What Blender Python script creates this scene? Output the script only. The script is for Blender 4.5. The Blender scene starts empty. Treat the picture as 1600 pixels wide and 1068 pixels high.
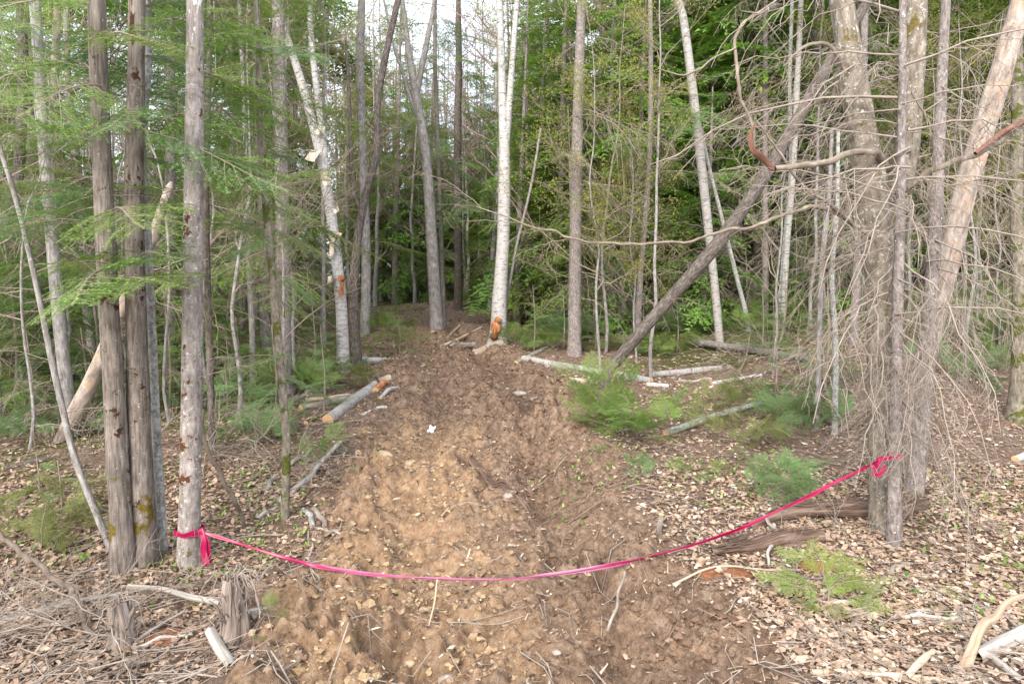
import bpy, math, random
import numpy as np
from mathutils import Vector, Matrix, Euler

# ------------------------------------------------------------------ camera, sky, sun, exposure
scn = bpy.context.scene
COL = scn.collection
EYE = 1.70
F = 1067.0                      # focal length in photograph pixels (24 mm lens)
PITCH = math.atan(54 / F)
cam_d = bpy.data.cameras.new('camera'); cam = bpy.data.objects.new('camera', cam_d); COL.objects.link(cam)
cam_d.lens = 24; cam_d.sensor_width = 36; cam_d.clip_end = 1500; cam_d.clip_start = 0.05
cam.location = (0, 0, EYE); cam.rotation_euler = (math.pi / 2 - PITCH, 0, 0)
scn.camera = cam

SUN_EL, SUN_AZ = math.radians(34), math.radians(200)      # high, behind the camera and a little to its left
world = bpy.data.worlds.new('World'); scn.world = world; world.use_nodes = True
wn = world.node_tree; wn.nodes.clear()
w_out = wn.nodes.new('ShaderNodeOutputWorld'); w_bg = wn.nodes.new('ShaderNodeBackground')
w_sky = wn.nodes.new('ShaderNodeTexSky'); w_sky.sky_type = 'NISHITA'; w_sky.sun_disc = False
w_sky.sun_elevation = SUN_EL; w_sky.sun_rotation = SUN_AZ; w_sky.dust_density = 2.0
w_tc = wn.nodes.new('ShaderNodeTexCoord'); w_no = wn.nodes.new('ShaderNodeTexNoise')
w_no.inputs['Scale'].default_value = 3.0; w_no.inputs['Detail'].default_value = 6
w_rp = wn.nodes.new('ShaderNodeValToRGB')
w_rp.color_ramp.elements[0].position = 0.30; w_rp.color_ramp.elements[0].color = (0.55, 0.55, 0.55, 1)
w_rp.color_ramp.elements[1].position = 0.60; w_rp.color_ramp.elements[1].color = (0.95, 0.95, 0.95, 1)
w_mx = wn.nodes.new('ShaderNodeMixRGB'); w_mx.inputs['Color2'].default_value = (4.7, 5.0, 5.65, 1)
wn.links.new(w_tc.outputs['Generated'], w_no.inputs['Vector']); wn.links.new(w_no.outputs['Fac'], w_rp.inputs['Fac'])
wn.links.new(w_rp.outputs['Color'], w_mx.inputs['Fac']); wn.links.new(w_sky.outputs['Color'], w_mx.inputs['Color1'])
wn.links.new(w_mx.outputs['Color'], w_bg.inputs['Color']); wn.links.new(w_bg.outputs['Background'], w_out.inputs['Surface'])
w_bg.inputs['Strength'].default_value = 0.13
sun_d = bpy.data.lights.new('sun', 'SUN'); sun = bpy.data.objects.new('sun', sun_d); COL.objects.link(sun)
sun_d.energy = 1.5; sun_d.angle = math.radians(28); sun_d.color = (1.0, 0.95, 0.88)
sd = Vector((math.sin(SUN_AZ) * math.cos(SUN_EL), math.cos(SUN_AZ) * math.cos(SUN_EL), math.sin(SUN_EL)))
sun.rotation_euler = sd.to_track_quat('Z', 'Y').to_euler()
scn.view_settings.view_transform = 'Standard'; scn.view_settings.look = 'None'
scn.view_settings.gamma = 1; scn.view_settings.use_curve_mapping = False
scn.view_settings.exposure = 1.90
scn.cycles.max_bounces = 7; scn.cycles.diffuse_bounces = 5; scn.cycles.glossy_bounces = 2
scn.cycles.transmission_bounces = 3; scn.cycles.use_denoising = True; scn.cycles.denoising_input_passes = 'RGB_ALBEDO_NORMAL'

rng = np.random.default_rng(7)
rnd = random.Random(11)

# ------------------------------------------------------------------ numpy noise
def _hash(ix, iy, iz, seed):
    h = (ix * 374761393 + iy * 668265263 + iz * 2147483647 + seed * 1274126177) & 0xFFFFFFFF
    h = ((h ^ (h >> 13)) * 1274126177) & 0xFFFFFFFF
    h = (h ^ (h >> 16)) & 0xFFFFFFFF
    return h / 4294967295.0

def vnoise(x, y, z=0.0, seed=0):
    x, y, z = np.broadcast_arrays(np.asarray(x, float), np.asarray(y, float), np.asarray(z, float))
    ix, iy, iz = np.floor(x).astype(np.int64), np.floor(y).astype(np.int64), np.floor(z).astype(np.int64)
    fx, fy, fz = x - ix, y - iy, z - iz
    fx, fy, fz = fx * fx * (3 - 2 * fx), fy * fy * (3 - 2 * fy), fz * fz * (3 - 2 * fz)
    out = 0
    for dx in (0, 1):
        for dy in (0, 1):
            for dz in (0, 1):
                w = (fx if dx else 1 - fx) * (fy if dy else 1 - fy) * (fz if dz else 1 - fz)
                out = out + w * _hash(ix + dx, iy + dy, iz + dz, seed)
    return out * 2 - 1

def fbm(x, y, z=0.0, octv=4, seed=0, gain=0.5):
    s, a, f, t = 0, 1.0, 1.0, 0
    for k in range(octv):
        s = s + a * vnoise(x * f, y * f, np.asarray(z) * f, seed + k * 17); t += a
        a *= gain; f *= 2.03
    return s / t

def sstep(a, b, x):
    t = np.clip((x - a) / (b - a), 0, 1); return t * t * (3 - 2 * t)

# ------------------------------------------------------------------ the lie of the land
PY = [-20, 4, 6, 8, 11, 14, 18, 24, 35, 60, 140]
PZ = [0, 0, .20, .43, .77, 1.10, 1.42, 1.72, 2.3, 3.6, 6.0]
_ty = np.linspace(-20, 140, 1601); _tz = np.interp(_ty, PY, PZ)
_k = np.ones(15) / 15; _tz = np.convolve(np.pad(_tz, 7, mode='edge'), _k, 'valid')
def prof(y): return np.interp(y, _ty, _tz)
def trail_c(y): return np.interp(y, [0, 3, 6, 9.5, 13, 18, 24, 40], [0.1, 0.05, -.32, -.5, -1.25, -2.7, -4.3, -9])
def trail_w(y): return np.interp(y, [0, 3, 6, 10, 14, 24, 40], [1.35, 1.32, 1.28, 1.25, 1.1, 0.9, 0.8])

def trail_mask(x, y):
    n = 0.25 * fbm(x * 1.7, y * 1.7, octv=3, seed=5)
    u = (x - trail_c(y)) / trail_w(y)
    return (1 - sstep(0.78, 1.22, np.abs(u) + n)) * (1 - sstep(14, 19, y))

def hbase(x, y):
    z = prof(y)
    z = z + 0.20 * np.maximum(0, x - 2.5) * np.clip((y - 5) / 10, 0, 1) / (1 + .05 * np.maximum(0, x - 2.5))
    z = z + 0.07 * np.maximum(0, -x - 6) * np.clip((y - 8) / 10, 0, 1)
    z = z + 0.09 * fbm(x * 0.35, y * 0.35, octv=3, seed=2) * np.clip((y - 2) / 6, 0.3, 2)
    return z

def hground(x, y):
    x = np.asarray(x, float); y = np.asarray(y, float)
    z = hbase(x, y)
    m = trail_mask(x, y)
    u = (x - trail_c(y)) / trail_w(y)
    wob = 0.12 * fbm(y * 0.9, x * 0.2, seed=31)
    z = z - 0.12 * m * (1.3 * np.exp(-((u - 0.46 + wob) / 0.15) ** 2) + 0.75 * np.exp(-((u + 0.40 + wob) / 0.17) ** 2))
    z = z + (1 - sstep(14, 19, y)) * 0.05 * np.exp(-((np.abs(u) - 0.98) / 0.20) ** 2) * (0.4 + 1.2 * np.clip(fbm(x * 2, y * 2, seed=8) + .5, 0, 1))
    z = z + 0.10 * np.exp(-(((x + 1.05) / 0.35) ** 2 + ((y - 6.1) / 0.7) ** 2))
    far = np.clip(9 / np.maximum(y, 3), 0.3, 1)
    lump = fbm(x * 4.2, y * 4.2, octv=5, seed=40, gain=0.62)
    ridg = 1 - np.abs(fbm(x * 7.5, y * 6.5, octv=4, seed=60, gain=0.6)) * 2
    fine = fbm(x * 19, y * 19, octv=3, seed=80, gain=0.65)
    wx = x + .05 * fbm(x * 6, y * 6, octv=2, seed=21); wy = y + .05 * fbm(x * 6, y * 6, octv=2, seed=22)
    pat = np.clip(.45 + 1.6 * fbm(x * 1.6, y * 1.2, octv=3, seed=19), 0, 1.2)
    bil = 1.9 * pat * (0.085 * np.abs(vnoise(wx * 6.2, wy * 6.2, 0, 23)) + 0.055 * np.abs(vnoise(wx * 12.5, wy * 12.5, 0, 24)) + 0.012 * np.abs(vnoise(wx * 22, wy * 22, 0, 25))) - .045
    mid = fbm(x * 9.5, y * 9.5, octv=3, seed=44, gain=0.6)
    z = z + m * (0.12 * lump + 0.035 * ridg + 0.06 * np.clip(mid, -.35, .5) + 0.015 * fine + bil) * far
    z = z + (1 - m) * (0.03 * fbm(x * 2.3, y * 2.3, octv=4, seed=90) + 0.012 * fine)
    return z

def ray(px, py):
    dx, dz = (px - 800) / F, (534 - py) / F
    c, s = math.cos(PITCH), math.sin(PITCH)
    return np.array([dx, c + dz * s, dz * c - s])
def at(px, py, Y):
    d = ray(px, py); return np.array([0, 0, EYE]) + d * (Y / d[1])
def gp(px, py, up=0.0):
    d = ray(px, py); t = np.linspace(1.5, 60, 6000)
    X = d[0] * t; Yv = d[1] * t; Z = EYE + d[2] * t
    b = Z - hbase(X, Yv); i = np.argmax(b < 0) if (b < 0).any() else len(t) - 1
    x, y = X[i], Yv[i]
    return np.array([x, y, float(hground(x, y)) + up])
def gz(x, y): return float(hground(x, y))

# ------------------------------------------------------------------ object helpers
def tag(o, label=None, cat=None, group=None, kind=None):
    if label: o['label'] = label
    if cat: o['category'] = cat
    if group: o['group'] = group
    if kind: o['kind'] = kind
    return o
def thing(name, label, cat, loc=(0, 0, 0), group=None, rz=0):
    o = bpy.data.objects.new(name, None); COL.objects.link(o); o.location = loc; o.rotation_euler = (0, 0, rz)
    o.empty_display_size = 0.1
    return tag(o, label, cat, group)
def link(name, me, parent=None, loc=(0, 0, 0), rot=(0, 0, 0), sc=1.0):
    o = bpy.data.objects.new(name, me); COL.objects.link(o)
    o.location = loc; o.rotation_euler = rot
    o.scale = (sc, sc, sc) if np.isscalar(sc) else sc
    if parent: o.parent = parent
    return o

class MB:
    def __init__(s): s.v = []; s.q = []; s.t = []; s.n = 0; s.bc = []; s.r = []
    def add(s, v, f, bc=None, r=None):
        v = np.asarray(v, float); f = np.asarray(f, np.int64)
        s.v.append(v); (s.q if f.shape[1] == 4 else s.t).append(f + s.n)
        s.bc.append(v if bc is None else bc)
        s.r.append(np.zeros(len(v)) if r is None else np.broadcast_to(np.asarray(r, float), (len(v),)))
        s.n += len(v)
    def addf(s, f):          # more faces on the verts of the last add
        pass
    def shift(s, d):
        s.v = [a - np.asarray(d) for a in s.v]; return s
    def mesh(s, name, mat, smooth=True):
        v = np.concatenate(s.v); bc = np.concatenate(s.bc); r = np.concatenate(s.r)
        q = np.concatenate(s.q) if s.q else np.zeros((0, 4), np.int64)
        t = np.concatenate(s.t) if s.t else np.zeros((0, 3), np.int64)
        me = bpy.data.meshes.new(name)
        me.vertices.add(len(v)); me.vertices.foreach_set('co', v.astype(np.float32).ravel())
        loops = np.concatenate([q.ravel(), t.ravel()]).astype(np.int32)
        starts = np.concatenate([np.arange(len(q)) * 4, len(q) * 4 + np.arange(len(t)) * 3]).astype(np.int32)
        me.loops.add(len(loops)); me.loops.foreach_set('vertex_index', loops)
        me.polygons.add(len(starts)); me.polygons.foreach_set('loop_start', starts)
        me.update(calc_edges=True)
        me.polygons.foreach_set('use_smooth', np.full(len(starts), smooth, dtype=bool))
        a = me.attributes.new('bc', 'FLOAT_VECTOR', 'POINT'); a.data.foreach_set('vector', bc.astype(np.float32).ravel())
        a = me.attributes.new('rnd', 'FLOAT', 'POINT'); a.data.foreach_set('value', r.astype(np.float32))
        if mat: me.materials.append(mat)
        me.validate()
        return me
    def build(s, name, mat, parent=None, loc=(0, 0, 0), smooth=True):
        return link(name, s.mesh(name, mat, smooth), parent, loc)

def catmull(P, n):
    P = np.asarray(P, float)
    if len(P) < 3: 
        t = np.linspace(0, 1, n)[:, None]; return P[0] + (P[-1] - P[0]) * t
    Q = np.vstack([2 * P[0] - P[1], P, 2 * P[-1] - P[-2]])
    L = np.r_[0, np.cumsum(np.linalg.norm(np.diff(P, axis=0), axis=1))]
    s = np.linspace(0, L[-1], n); i = np.clip(np.searchsorted(L, s, 'right') - 1, 0, len(P) - 2)
    u = ((s - L[i]) / np.maximum(L[i + 1] - L[i], 1e-9))[:, None]
    a, b, c, d = Q[i], Q[i + 1], Q[i + 2], Q[i + 3]
    return 0.5 * (2 * b + (c - a) * u + (2 * a - 5 * b + 4 * c - d) * u ** 2 + (3 * b - a - 3 * c + d) * u ** 3)

def frames(P):
    T = np.gradient(P, axis=0); T /= np.linalg.norm(T, axis=1, keepdims=True) + 1e-12
    N = np.zeros_like(T); ref = np.array([0, 1, 0.]) if abs(T[0][1]) < 0.9 else np.array([1, 0, 0.])
    n = np.cross(T[0], ref); n /= np.linalg.norm(n)
    for i in range(len(P)):
        n = n - T[i] * np.dot(n, T[i]); n /= np.linalg.norm(n) + 1e-12; N[i] = n
    return T, N, np.cross(T, N)

def tube(mb, P, R, seg=6, r=0.0, cap=False):
    """a light tube for twigs"""
    P = np.asarray(P, float); R = np.broadcast_to(np.asarray(R, float), (len(P),))
    T, N, B = frames(P)
    th = np.arange(seg) * 2 * np.pi / seg
    ring = np.cos(th)[None, :, None] * N[:, None, :] + np.sin(th)[None, :, None] * B[:, None, :]
    V = (P[:, None, :] + ring * R[:, None, None]).reshape(-1, 3)
    L = np.r_[0, np.cumsum(np.linalg.norm(np.diff(P, axis=0), axis=1))]
    bc = np.stack([np.tile(np.cos(th), len(P)) * np.repeat(R, seg), np.tile(np.sin(th), len(P)) * np.repeat(R, seg), np.repeat(L, seg)], 1)
    i = np.arange(len(P) - 1)[:, None] * seg; j = np.arange(seg)[None, :]; k = (j + 1) % seg
    Fq = np.stack([i + j, i + k, i + seg + k, i + seg + j], -1).reshape(-1, 4)
    mb.add(V, Fq, bc, r)

def log_geo(P, R, seg=20, step=0.05, rough=0.04, furrow=0.03, flare=0.0, seed=0, ff=9.0, bump=0.0, wob=0.0):
    """a detailed trunk or log: uneven radius, furrowed bark, root flare; returns verts, faces, coords, rings"""
    P = np.asarray(P, float); R = np.asarray(R, float)
    Lc = np.linalg.norm(np.diff(P, axis=0), axis=1).sum(); n = max(4, int(Lc / step) + 1)
    Pl = np.r_[0, np.cumsum(np.linalg.norm(np.diff(P, axis=0), axis=1))]
    C = catmull(P, n); s = np.linspace(0, Pl[-1], n); rr = np.interp(s, Pl, R)
    if wob: C = C + wob * np.stack([fbm(s * 8 + 7 * k + seed, 0 * s + k, octv=3, seed=seed + k) for k in range(3)], 1) * np.minimum(1, s / .15)[:, None]
    T, N, B = frames(C)
    th = np.arange(seg) * 2 * np.pi / seg
    S, TH = np.meshgrid(s, th, indexing='ij')
    cx, cy = np.cos(TH), np.sin(TH)
    rm = rr[:, None]
    d = 1 + rough * fbm(cx * 0.8 + seed, cy * 0.8, S * 3.0, 4, seed)
    d = d + furrow * fbm(cx * ff * .35 + seed, cy * ff * .35, S * 2.2, 4, seed + 3, 0.6)
    if bump: d = d + bump * np.clip(fbm(cx * 1.3 + seed, cy * 1.3, S * 6, 2, seed + 9) - 0.25, 0, 1)
    if flare: d = d + flare * np.exp(-S / 0.13) * (1 + 0.55 * np.cos(3 * TH + seed) + 0.3 * np.cos(5 * TH + 2 * seed))
    rad = rm * d
    V = C[:, None, :] + cx[..., None] * N[:, None, :] * rad[..., None] + cy[..., None] * B[:, None, :] * rad[..., None]
    bc = np.stack([cx * rm + seed, cy * rm, S + 0 * cx], -1).reshape(-1, 3)
    i = np.arange(n - 1)[:, None] * seg; j = np.arange(seg)[None, :]; k = (j + 1) % seg
    Fq = np.stack([i + j, i + k, i + seg + k, i + seg + j], -1).reshape(-1, 4)
    return V.reshape(-1, 3), Fq, bc, V, C, T

def add_log(mb, P, R, **k):
    v, f, bc, V, C, T = log_geo(P, R, **k); mb.add(v, f, bc); return V, C, T

def disc(mb, ring, centre, out=0.0):
    n = len(ring); mid = (ring + centre) / 2
    V = np.vstack([ring, mid, centre[None] + out]); 
    a = np.arange(n); b = (a + 1) % n
    rr = np.r_[np.ones(n), np.full(n, .5), 0]
    bc = np.column_stack([rr, np.r_[np.cos(a), np.cos(a), 0], np.r_[np.sin(a), np.sin(a), 0]])
    r0 = float(np.linalg.norm(ring - centre, axis=1).mean())
    bc = V - centre
    mb.add(V, np.stack([a, b, n + b, n + a], 1), bc, rr * r0)
    mb.t.append(np.stack([n + a, n + b, np.full(n, 2 * n)], 1) + (mb.n - len(V)))

# ------------------------------------------------------------------ materials
class M:
    def __init__(s, name, rough=0.9, spec=0.15):
        s.m = bpy.data.materials.new(name); s.m.use_nodes = True
        s.t = s.m.node_tree; s.p = s.t.nodes['Principled BSDF']; s.o = s.t.nodes['Material Output']
        s.p.inputs['Roughness'].default_value = rough; s.p.inputs['Specular IOR Level'].default_value = spec
    def node(s, k, **kw):
        n = s.t.nodes.new('ShaderNode' + k)
        for a, b in kw.items(): setattr(n, a, b)
        return n
    def L(s, a, b): s.t.links.new(a, b)
    def attr(s, name, out='Vector'):
        n = s.node('Attribute', attribute_name=name); return n.outputs[out]
    def mapv(s, v, sc):
        n = s.node('Mapping'); n.inputs['Scale'].default_value = sc; s.L(v, n.inputs['Vector']); return n.outputs[0]
    def noise(s, v, scale, detail=4, rough=0.55, dist=0.0):
        n = s.node('TexNoise'); n.inputs['Scale'].default_value = scale; n.inputs['Detail'].default_value = detail
        n.inputs['Roughness'].default_value = rough; n.inputs['Distortion'].default_value = dist
        if v is not None: s.L(v, n.inputs['Vector'])
        return n.outputs['Fac']
    def ramp(s, f, stops, interp='LINEAR'):
        n = s.node('ValToRGB'); cr = n.color_ramp; cr.interpolation = interp
        while len(cr.elements) < len(stops): cr.elements.new(0.5)
        for e, (p, c) in zip(cr.elements, stops):
            e.position = p; e.color = (c, c, c, 1) if np.isscalar(c) else (*c, 1)
        s.L(f, n.inputs['Fac']); return n.outputs['Color']
    def mix(s, f, a, b, mode='MIX'):
        n = s.node('MixRGB', blend_type=mode)
        for k, x in (('Fac', f), ('Color1', a), ('Color2', b)):
            if isinstance(x, tuple): n.inputs[k].default_value = (*x, 1)
            elif np.isscalar(x): n.inputs[k].default_value = x
            else: s.L(x, n.inputs[k])
        return n.outputs[0]
    def math(s, op, a, b=0.0):
        n = s.node('Math', operation=op)
        for i, x in enumerate((a, b)):
            if np.isscalar(x): n.inputs[i].default_value = x
            else: s.L(x, n.inputs[i])
        return n.outputs[0]
    def col(s, c):
        if isinstance(c, tuple): s.p.inputs['Base Color'].default_value = (*c, 1)
        else: s.L(c, s.p.inputs['Base Color'])
    def bump(s, h, dist=0.01, strength=1.0):
        n = s.node('Bump'); n.inputs['Distance'].default_value = dist; n.inputs['Strength'].default_value = strength
        s.L(h, n.inputs['Height']); s.L(n.outputs[0], s.p.inputs['Normal'])
    def sep(s, v, i):
        n = s.node('SeparateXYZ'); s.L(v, n.inputs[0]); return n.outputs[i]

def bark(name, dark, mid, light, fib=22, speck=None, speck_c=(0.55, 0.56, 0.52), moss=None, moss_c=(0.11, 0.10, 0.02), scar=None, scar_c=(0.09, 0.035, 0.012), scale=1.0, vert=0.12):
    m = M(name); v = m.attr('bc')
    a = m.noise(m.mapv(v, (1, 1, vert)), fib * 3 * scale, 6, 0.65)
    b = m.noise(v, 9 * scale, 5, 0.6)
    c = m.ramp(a, [(0.30, dark), (0.50, mid), (0.68, light)])
    c2 = m.ramp(b, [(0.3, 0.72), (0.7, 1.22)])
    c = m.mix(1.0, c, c2, 'MULTIPLY')
    if scar:
        s = m.noise(m.mapv(v, (1, 1, 0.9)), 7, 4, 0.7)
        c = m.mix(m.ramp(s, [(scar, 0.0), (scar + 0.03, 1.0)]), c, scar_c)
    d = m.node('TexVoronoi'); m.L(v, d.inputs['Vector']); d.inputs['Scale'].default_value = 42
    kn = m.noise(v, 15, 2)
    c = m.mix(m.math('MULTIPLY', m.ramp(d.outputs['Distance'], [(0.10, 1.0), (0.22, 0.0)]), m.ramp(kn, [(.48, 0.), (.56, .8)])), c, tuple(x * 0.35 for x in dark))
    if speck:
        s = m.noise(v, 38, 3, 0.7)
        big = m.noise(v, 6, 3)
        f = m.math('MULTIPLY', m.ramp(s, [(speck, 0.0), (speck + 0.05, 1.0)]), m.ramp(big, [(0.40, 0.15), (0.6, 1.0)]))
        c = m.mix(f, c, speck_c)
        s2 = m.noise(v, 24, 4, 0.7)
        c = m.mix(m.ramp(s2, [(speck + .04, 0.0), (speck + 0.07, .8)]), c, tuple(x * .8 for x in speck_c))
    if moss:
        z = m.sep(v, 2); s = m.noise(v, 6, 5, 0.65)
        low = m.ramp(z, [(0.0, 0.17), (0.35, 0.04), (1.0, 0.0)])
        f = m.ramp(m.math('ADD', s, low), [(moss, 0.0), (moss + 0.05, 1.0)])
        mc = m.ramp(m.noise(v, 50, 3), [(0.3, tuple(x * .5 for x in moss_c)), (0.7, moss_c)])
        c = m.mix(f, c, mc)
    m.col(c)
    m.bump(m.math('ADD', a, m.math('MULTIPLY', b, 0.4)), 0.012, 0.8)
    return m.m

def birch_bark(name, grey=0.0):
    m = M(name, 0.7, 0.2); v = m.attr('bc')
    h = m.noise(m.mapv(v, (1, 1, 7)), 8, 4, 0.75)
    b = m.noise(v, 5, 5, 0.6); fl = m.noise(m.mapv(v, (1, 1, 2.0)), 12, 5, 0.8)
    w = (0.47 - grey, 0.45 - grey, 0.425 - grey)
    c = m.ramp(b, [(0.3, (0.42 - grey, 0.39 - grey, 0.36 - grey)), (0.55, w)])
    c = m.mix(m.ramp(h, [(0.55, 0.0), (0.62, 0.85)]), c, (0.07, 0.055, 0.045))
    c = m.mix(m.ramp(fl, [(0.56, 0.0), (0.62, 0.9)]), c, (0.13, 0.10, 0.08))
    c = m.mix(m.ramp(m.noise(v, 11, 3), [(0.62, 0.0), (0.68, 0.7)]), c, (0.42, 0.30, 0.22))
    m.col(c); m.bump(m.math('SUBTRACT', b, m.math('MULTIPLY', h, .6)), 0.008, 0.7)
    return m.m

def simple(name, stops, scale=18, vert=1.0, rough=0.9, spec=0.15, bd=0.006, attr='bc', detail=5):
    m = M(name, rough, spec); v = m.attr(attr)
    n = m.noise(m.mapv(v, (1, 1, vert)), scale, detail, 0.62)
    m.col(m.ramp(n, stops)); m.bump(n, bd, 0.9); return m.m

def leafy(name, stops, trans=0.45, rough=0.6, spec=0.25, hue=0.472, hv=.035, vv=.5):
    m = M(name, rough, spec); r = m.attr('rnd', 'Fac')
    oi = m.node('ObjectInfo')
    c = m.ramp(r, stops)
    hs = m.node('HueSaturation'); m.L(c, hs.inputs['Color'])
    m.L(m.math('ADD', m.math('MULTIPLY', oi.outputs['Random'], vv), 1 - vv / 2), hs.inputs['Value'])
    m.L(m.math('ADD', m.math('MULTIPLY', oi.outputs['Random'], hv), hue), hs.inputs['Hue'])
    m.L(hs.outputs[0], m.p.inputs['Base Color'])
    if trans:
        tr = m.node('BsdfTranslucent'); m.L(hs.outputs[0], tr.inputs['Color'])
        mx = m.node('MixShader'); mx.inputs[0].default_value = trans
        m.L(m.p.outputs[0], mx.inputs[1]); m.L(tr.outputs[0], mx.inputs[2]); m.L(mx.outputs[0], m.o.inputs['Surface'])
    return m.m

MAT = {}
MAT['fir'] = bark('fir_bark', (0.13, 0.105, 0.09), (0.25, 0.215, 0.19), (0.36, 0.32, 0.29), fib=14, speck=0.60, moss=0.66, moss_c=(0.12, 0.09, 0.025), scar=0.61, vert=0.35)
MAT['cedar'] = bark('cedar_bark', (0.075, 0.057, 0.045), (0.175, 0.145, 0.12), (0.27, 0.23, 0.195), fib=20, speck=0.67, moss=0.62, moss_c=(0.15, 0.11, 0.02), scar=0.605, scar_c=(0.05, 0.024, 0.014), vert=0.13)
MAT['spruce'] = bark('spruce_bark', (0.10, 0.08, 0.07), (0.22, 0.185, 0.165), (0.33, 0.29, 0.27), fib=16, speck=0.62, moss=0.72, vert=0.5)
MAT['lichen'] = bark('lichened_bark', (0.13, 0.12, 0.10), (0.28, 0.265, 0.235), (0.42, 0.41, 0.38), fib=12, speck=0.52, moss=0.74, vert=0.8, speck_c=(0.50, 0.51, 0.48))
MAT['beech'] = bark('mottled_bark', (0.10, 0.08, 0.06), (0.205, 0.17, 0.13), (0.31, 0.27, 0.22), fib=9, speck=0.58, speck_c=(0.50, 0.49, 0.44), moss=0.60, moss_c=(0.17, 0.13, 0.04), scar=0.70, vert=0.4)
MAT['dark'] = bark('dark_bark', (0.045, 0.035, 0.03), (0.11, 0.09, 0.075), (0.20, 0.17, 0.15), fib=16, speck=0.66, moss=0.68, moss_c=(0.08, 0.09, 0.03), vert=0.3)
MAT['maple'] = bark('grey_bark', (0.13, 0.11, 0.10), (0.26, 0.235, 0.215), (0.38, 0.355, 0.33), fib=14, speck=0.64, moss=0.75, vert=0.25)
MAT['mossy'] = bark('mossy_bark', (0.09, 0.075, 0.055), (0.19, 0.16, 0.12), (0.28, 0.25, 0.20), fib=14, speck=0.66, moss=0.52, moss_c=(0.10, 0.11, 0.025), vert=0.4)
MAT['birch'] = birch_bark('white_birch_bark'); MAT['birch_grey'] = birch_bark('greyish_birch_bark', 0.10)
MAT['peeled'] = simple('peeled_wood', [(0.3, (0.20, 0.13, 0.09)), (0.5, (0.37, 0.26, 0.18)), (0.7, (0.50, 0.38, 0.28))], 34, 0.10)
MAT['snag'] = bark('snag_bark', (0.15, 0.105, 0.08), (0.31, 0.25, 0.205), (0.44, 0.375, 0.32), fib=9, speck=0.66, scar=0.585, scar_c=(0.36, 0.245, 0.165), vert=0.25)
MAT['twig'] = simple('dry_twig_wood', [(0.3, (0.19, 0.15, 0.12)), (0.55, (0.33, 0.275, 0.225)), (0.75, (0.46, 0.41, 0.35))], 9, 1, bd=0.001)
MAT['twig_dark'] = simple('dark_twig_wood', [(0.3, (0.085, 0.06, 0.045)), (0.65, (0.19, 0.15, 0.12))], 9, 1, bd=0.001)
MAT['twig_brown'] = simple('brown_twig_wood', [(0.3, (0.19, 0.145, 0.11)), (0.65, (0.33, 0.265, 0.21))], 9, 1, bd=0.001)
MAT['limb'] = simple('limb_bark', [(0.3, (0.13, 0.10, 0.075)), (0.55, (0.25, 0.205, 0.155)), (0.7, (0.36, 0.31, 0.25))], 22, 0.5)
MAT['red_limb'] = simple('reddish_limb_bark', [(0.3, (0.11, 0.05, 0.035)), (0.6, (0.23, 0.12, 0.085)), (0.72, (0.33, 0.20, 0.15))], 26, 0.4)
MAT['weathered'] = simple('weathered_wood', [(0.28, (0.11, 0.095, 0.08)), (0.48, (0.32, 0.285, 0.245)), (0.7, (0.52, 0.48, 0.43))], 30, 0.05, bd=0.012)
MAT['stump_wood'] = simple('fibrous_stump_wood', [(0.28, (0.07, 0.05, 0.04)), (0.5, (0.24, 0.19, 0.155)), (0.7, (0.42, 0.36, 0.31))], 34, 0.06, bd=0.015)
MAT['rotten'] = simple('rotten_wood', [(0.30, (0.035, 0.02, 0.014)), (0.5, (0.15, 0.10, 0.075)), (0.7, (0.32, 0.235, 0.18))], 26, 0.08, bd=0.02)
MAT['red_rot'] = simple('red_rotted_wood', [(0.3, (0.09, 0.035, 0.018)), (0.6, (0.27, 0.115, 0.055))], 50, 0.4, bd=0.02)
MAT['pale_stick'] = simple('pale_barkless_wood', [(0.3, (0.30, 0.22, 0.15)), (0.6, (0.52, 0.42, 0.31)), (0.75, (0.60, 0.50, 0.38))], 26, 0.1)
MAT['stick'] = simple('stick_bark', [(0.3, (0.14, 0.11, 0.09)), (0.55, (0.29, 0.25, 0.21)), (0.72, (0.42, 0.375, 0.325))], 24, 0.4)
def cutwood():
    m = M('fresh_cut_wood', 0.8); v = m.attr('bc'); r = m.attr('rnd', 'Fac')
    n = m.noise(v, 30, 3); w = m.math('SINE', m.math('ADD', m.math('MULTIPLY', r, 900), m.math('MULTIPLY', n, 4)))
    c = m.ramp(m.math('MULTIPLY', m.math('ADD', w, 1), .5), [(0, (0.52, 0.30, 0.14)), (1, (0.66, 0.45, 0.26))])
    m.col(m.mix(m.ramp(m.noise(v, 8, 3), [(0.5, 0.0), (0.7, 0.7)]), c, (0.50, 0.19, 0.05))); m.bump(n, .002); return m.m
MAT['cut'] = cutwood()
MAT['notch'] = simple('orange_notched_wood', [(0.3, (0.13, 0.04, 0.02)), (0.5, (0.38, 0.15, 0.06)), (0.7, (0.55, 0.33, 0.18))], 42, 0.2, bd=.01)
MAT['paper_bark'] = simple('curled_birch_paper', [(0.3, (0.50, 0.36, 0.26)), (0.6, (0.70, 0.60, 0.50))], 12, 1, bd=.001)
MAT['fir_leaf'] = leafy('fir_needles', [(0.0, (0.095, 0.175, 0.035)), (0.5, (0.165, 0.285, 0.055)), (1.0, (0.28, 0.42, 0.095))], 0.35)
MAT['fir_pale'] = leafy('pale_green_needles', [(0.0, (0.17, 0.27, 0.05)), (0.6, (0.29, 0.42, 0.09)), (1.0, (0.40, 0.52, 0.14))], 0.4)
MAT['fir_blue'] = leafy('bluish_fir_needles', [(0.0, (0.080, 0.165, 0.055)), (0.5, (0.145, 0.27, 0.09)), (1.0, (0.24, 0.38, 0.135))], 0.35)
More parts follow.
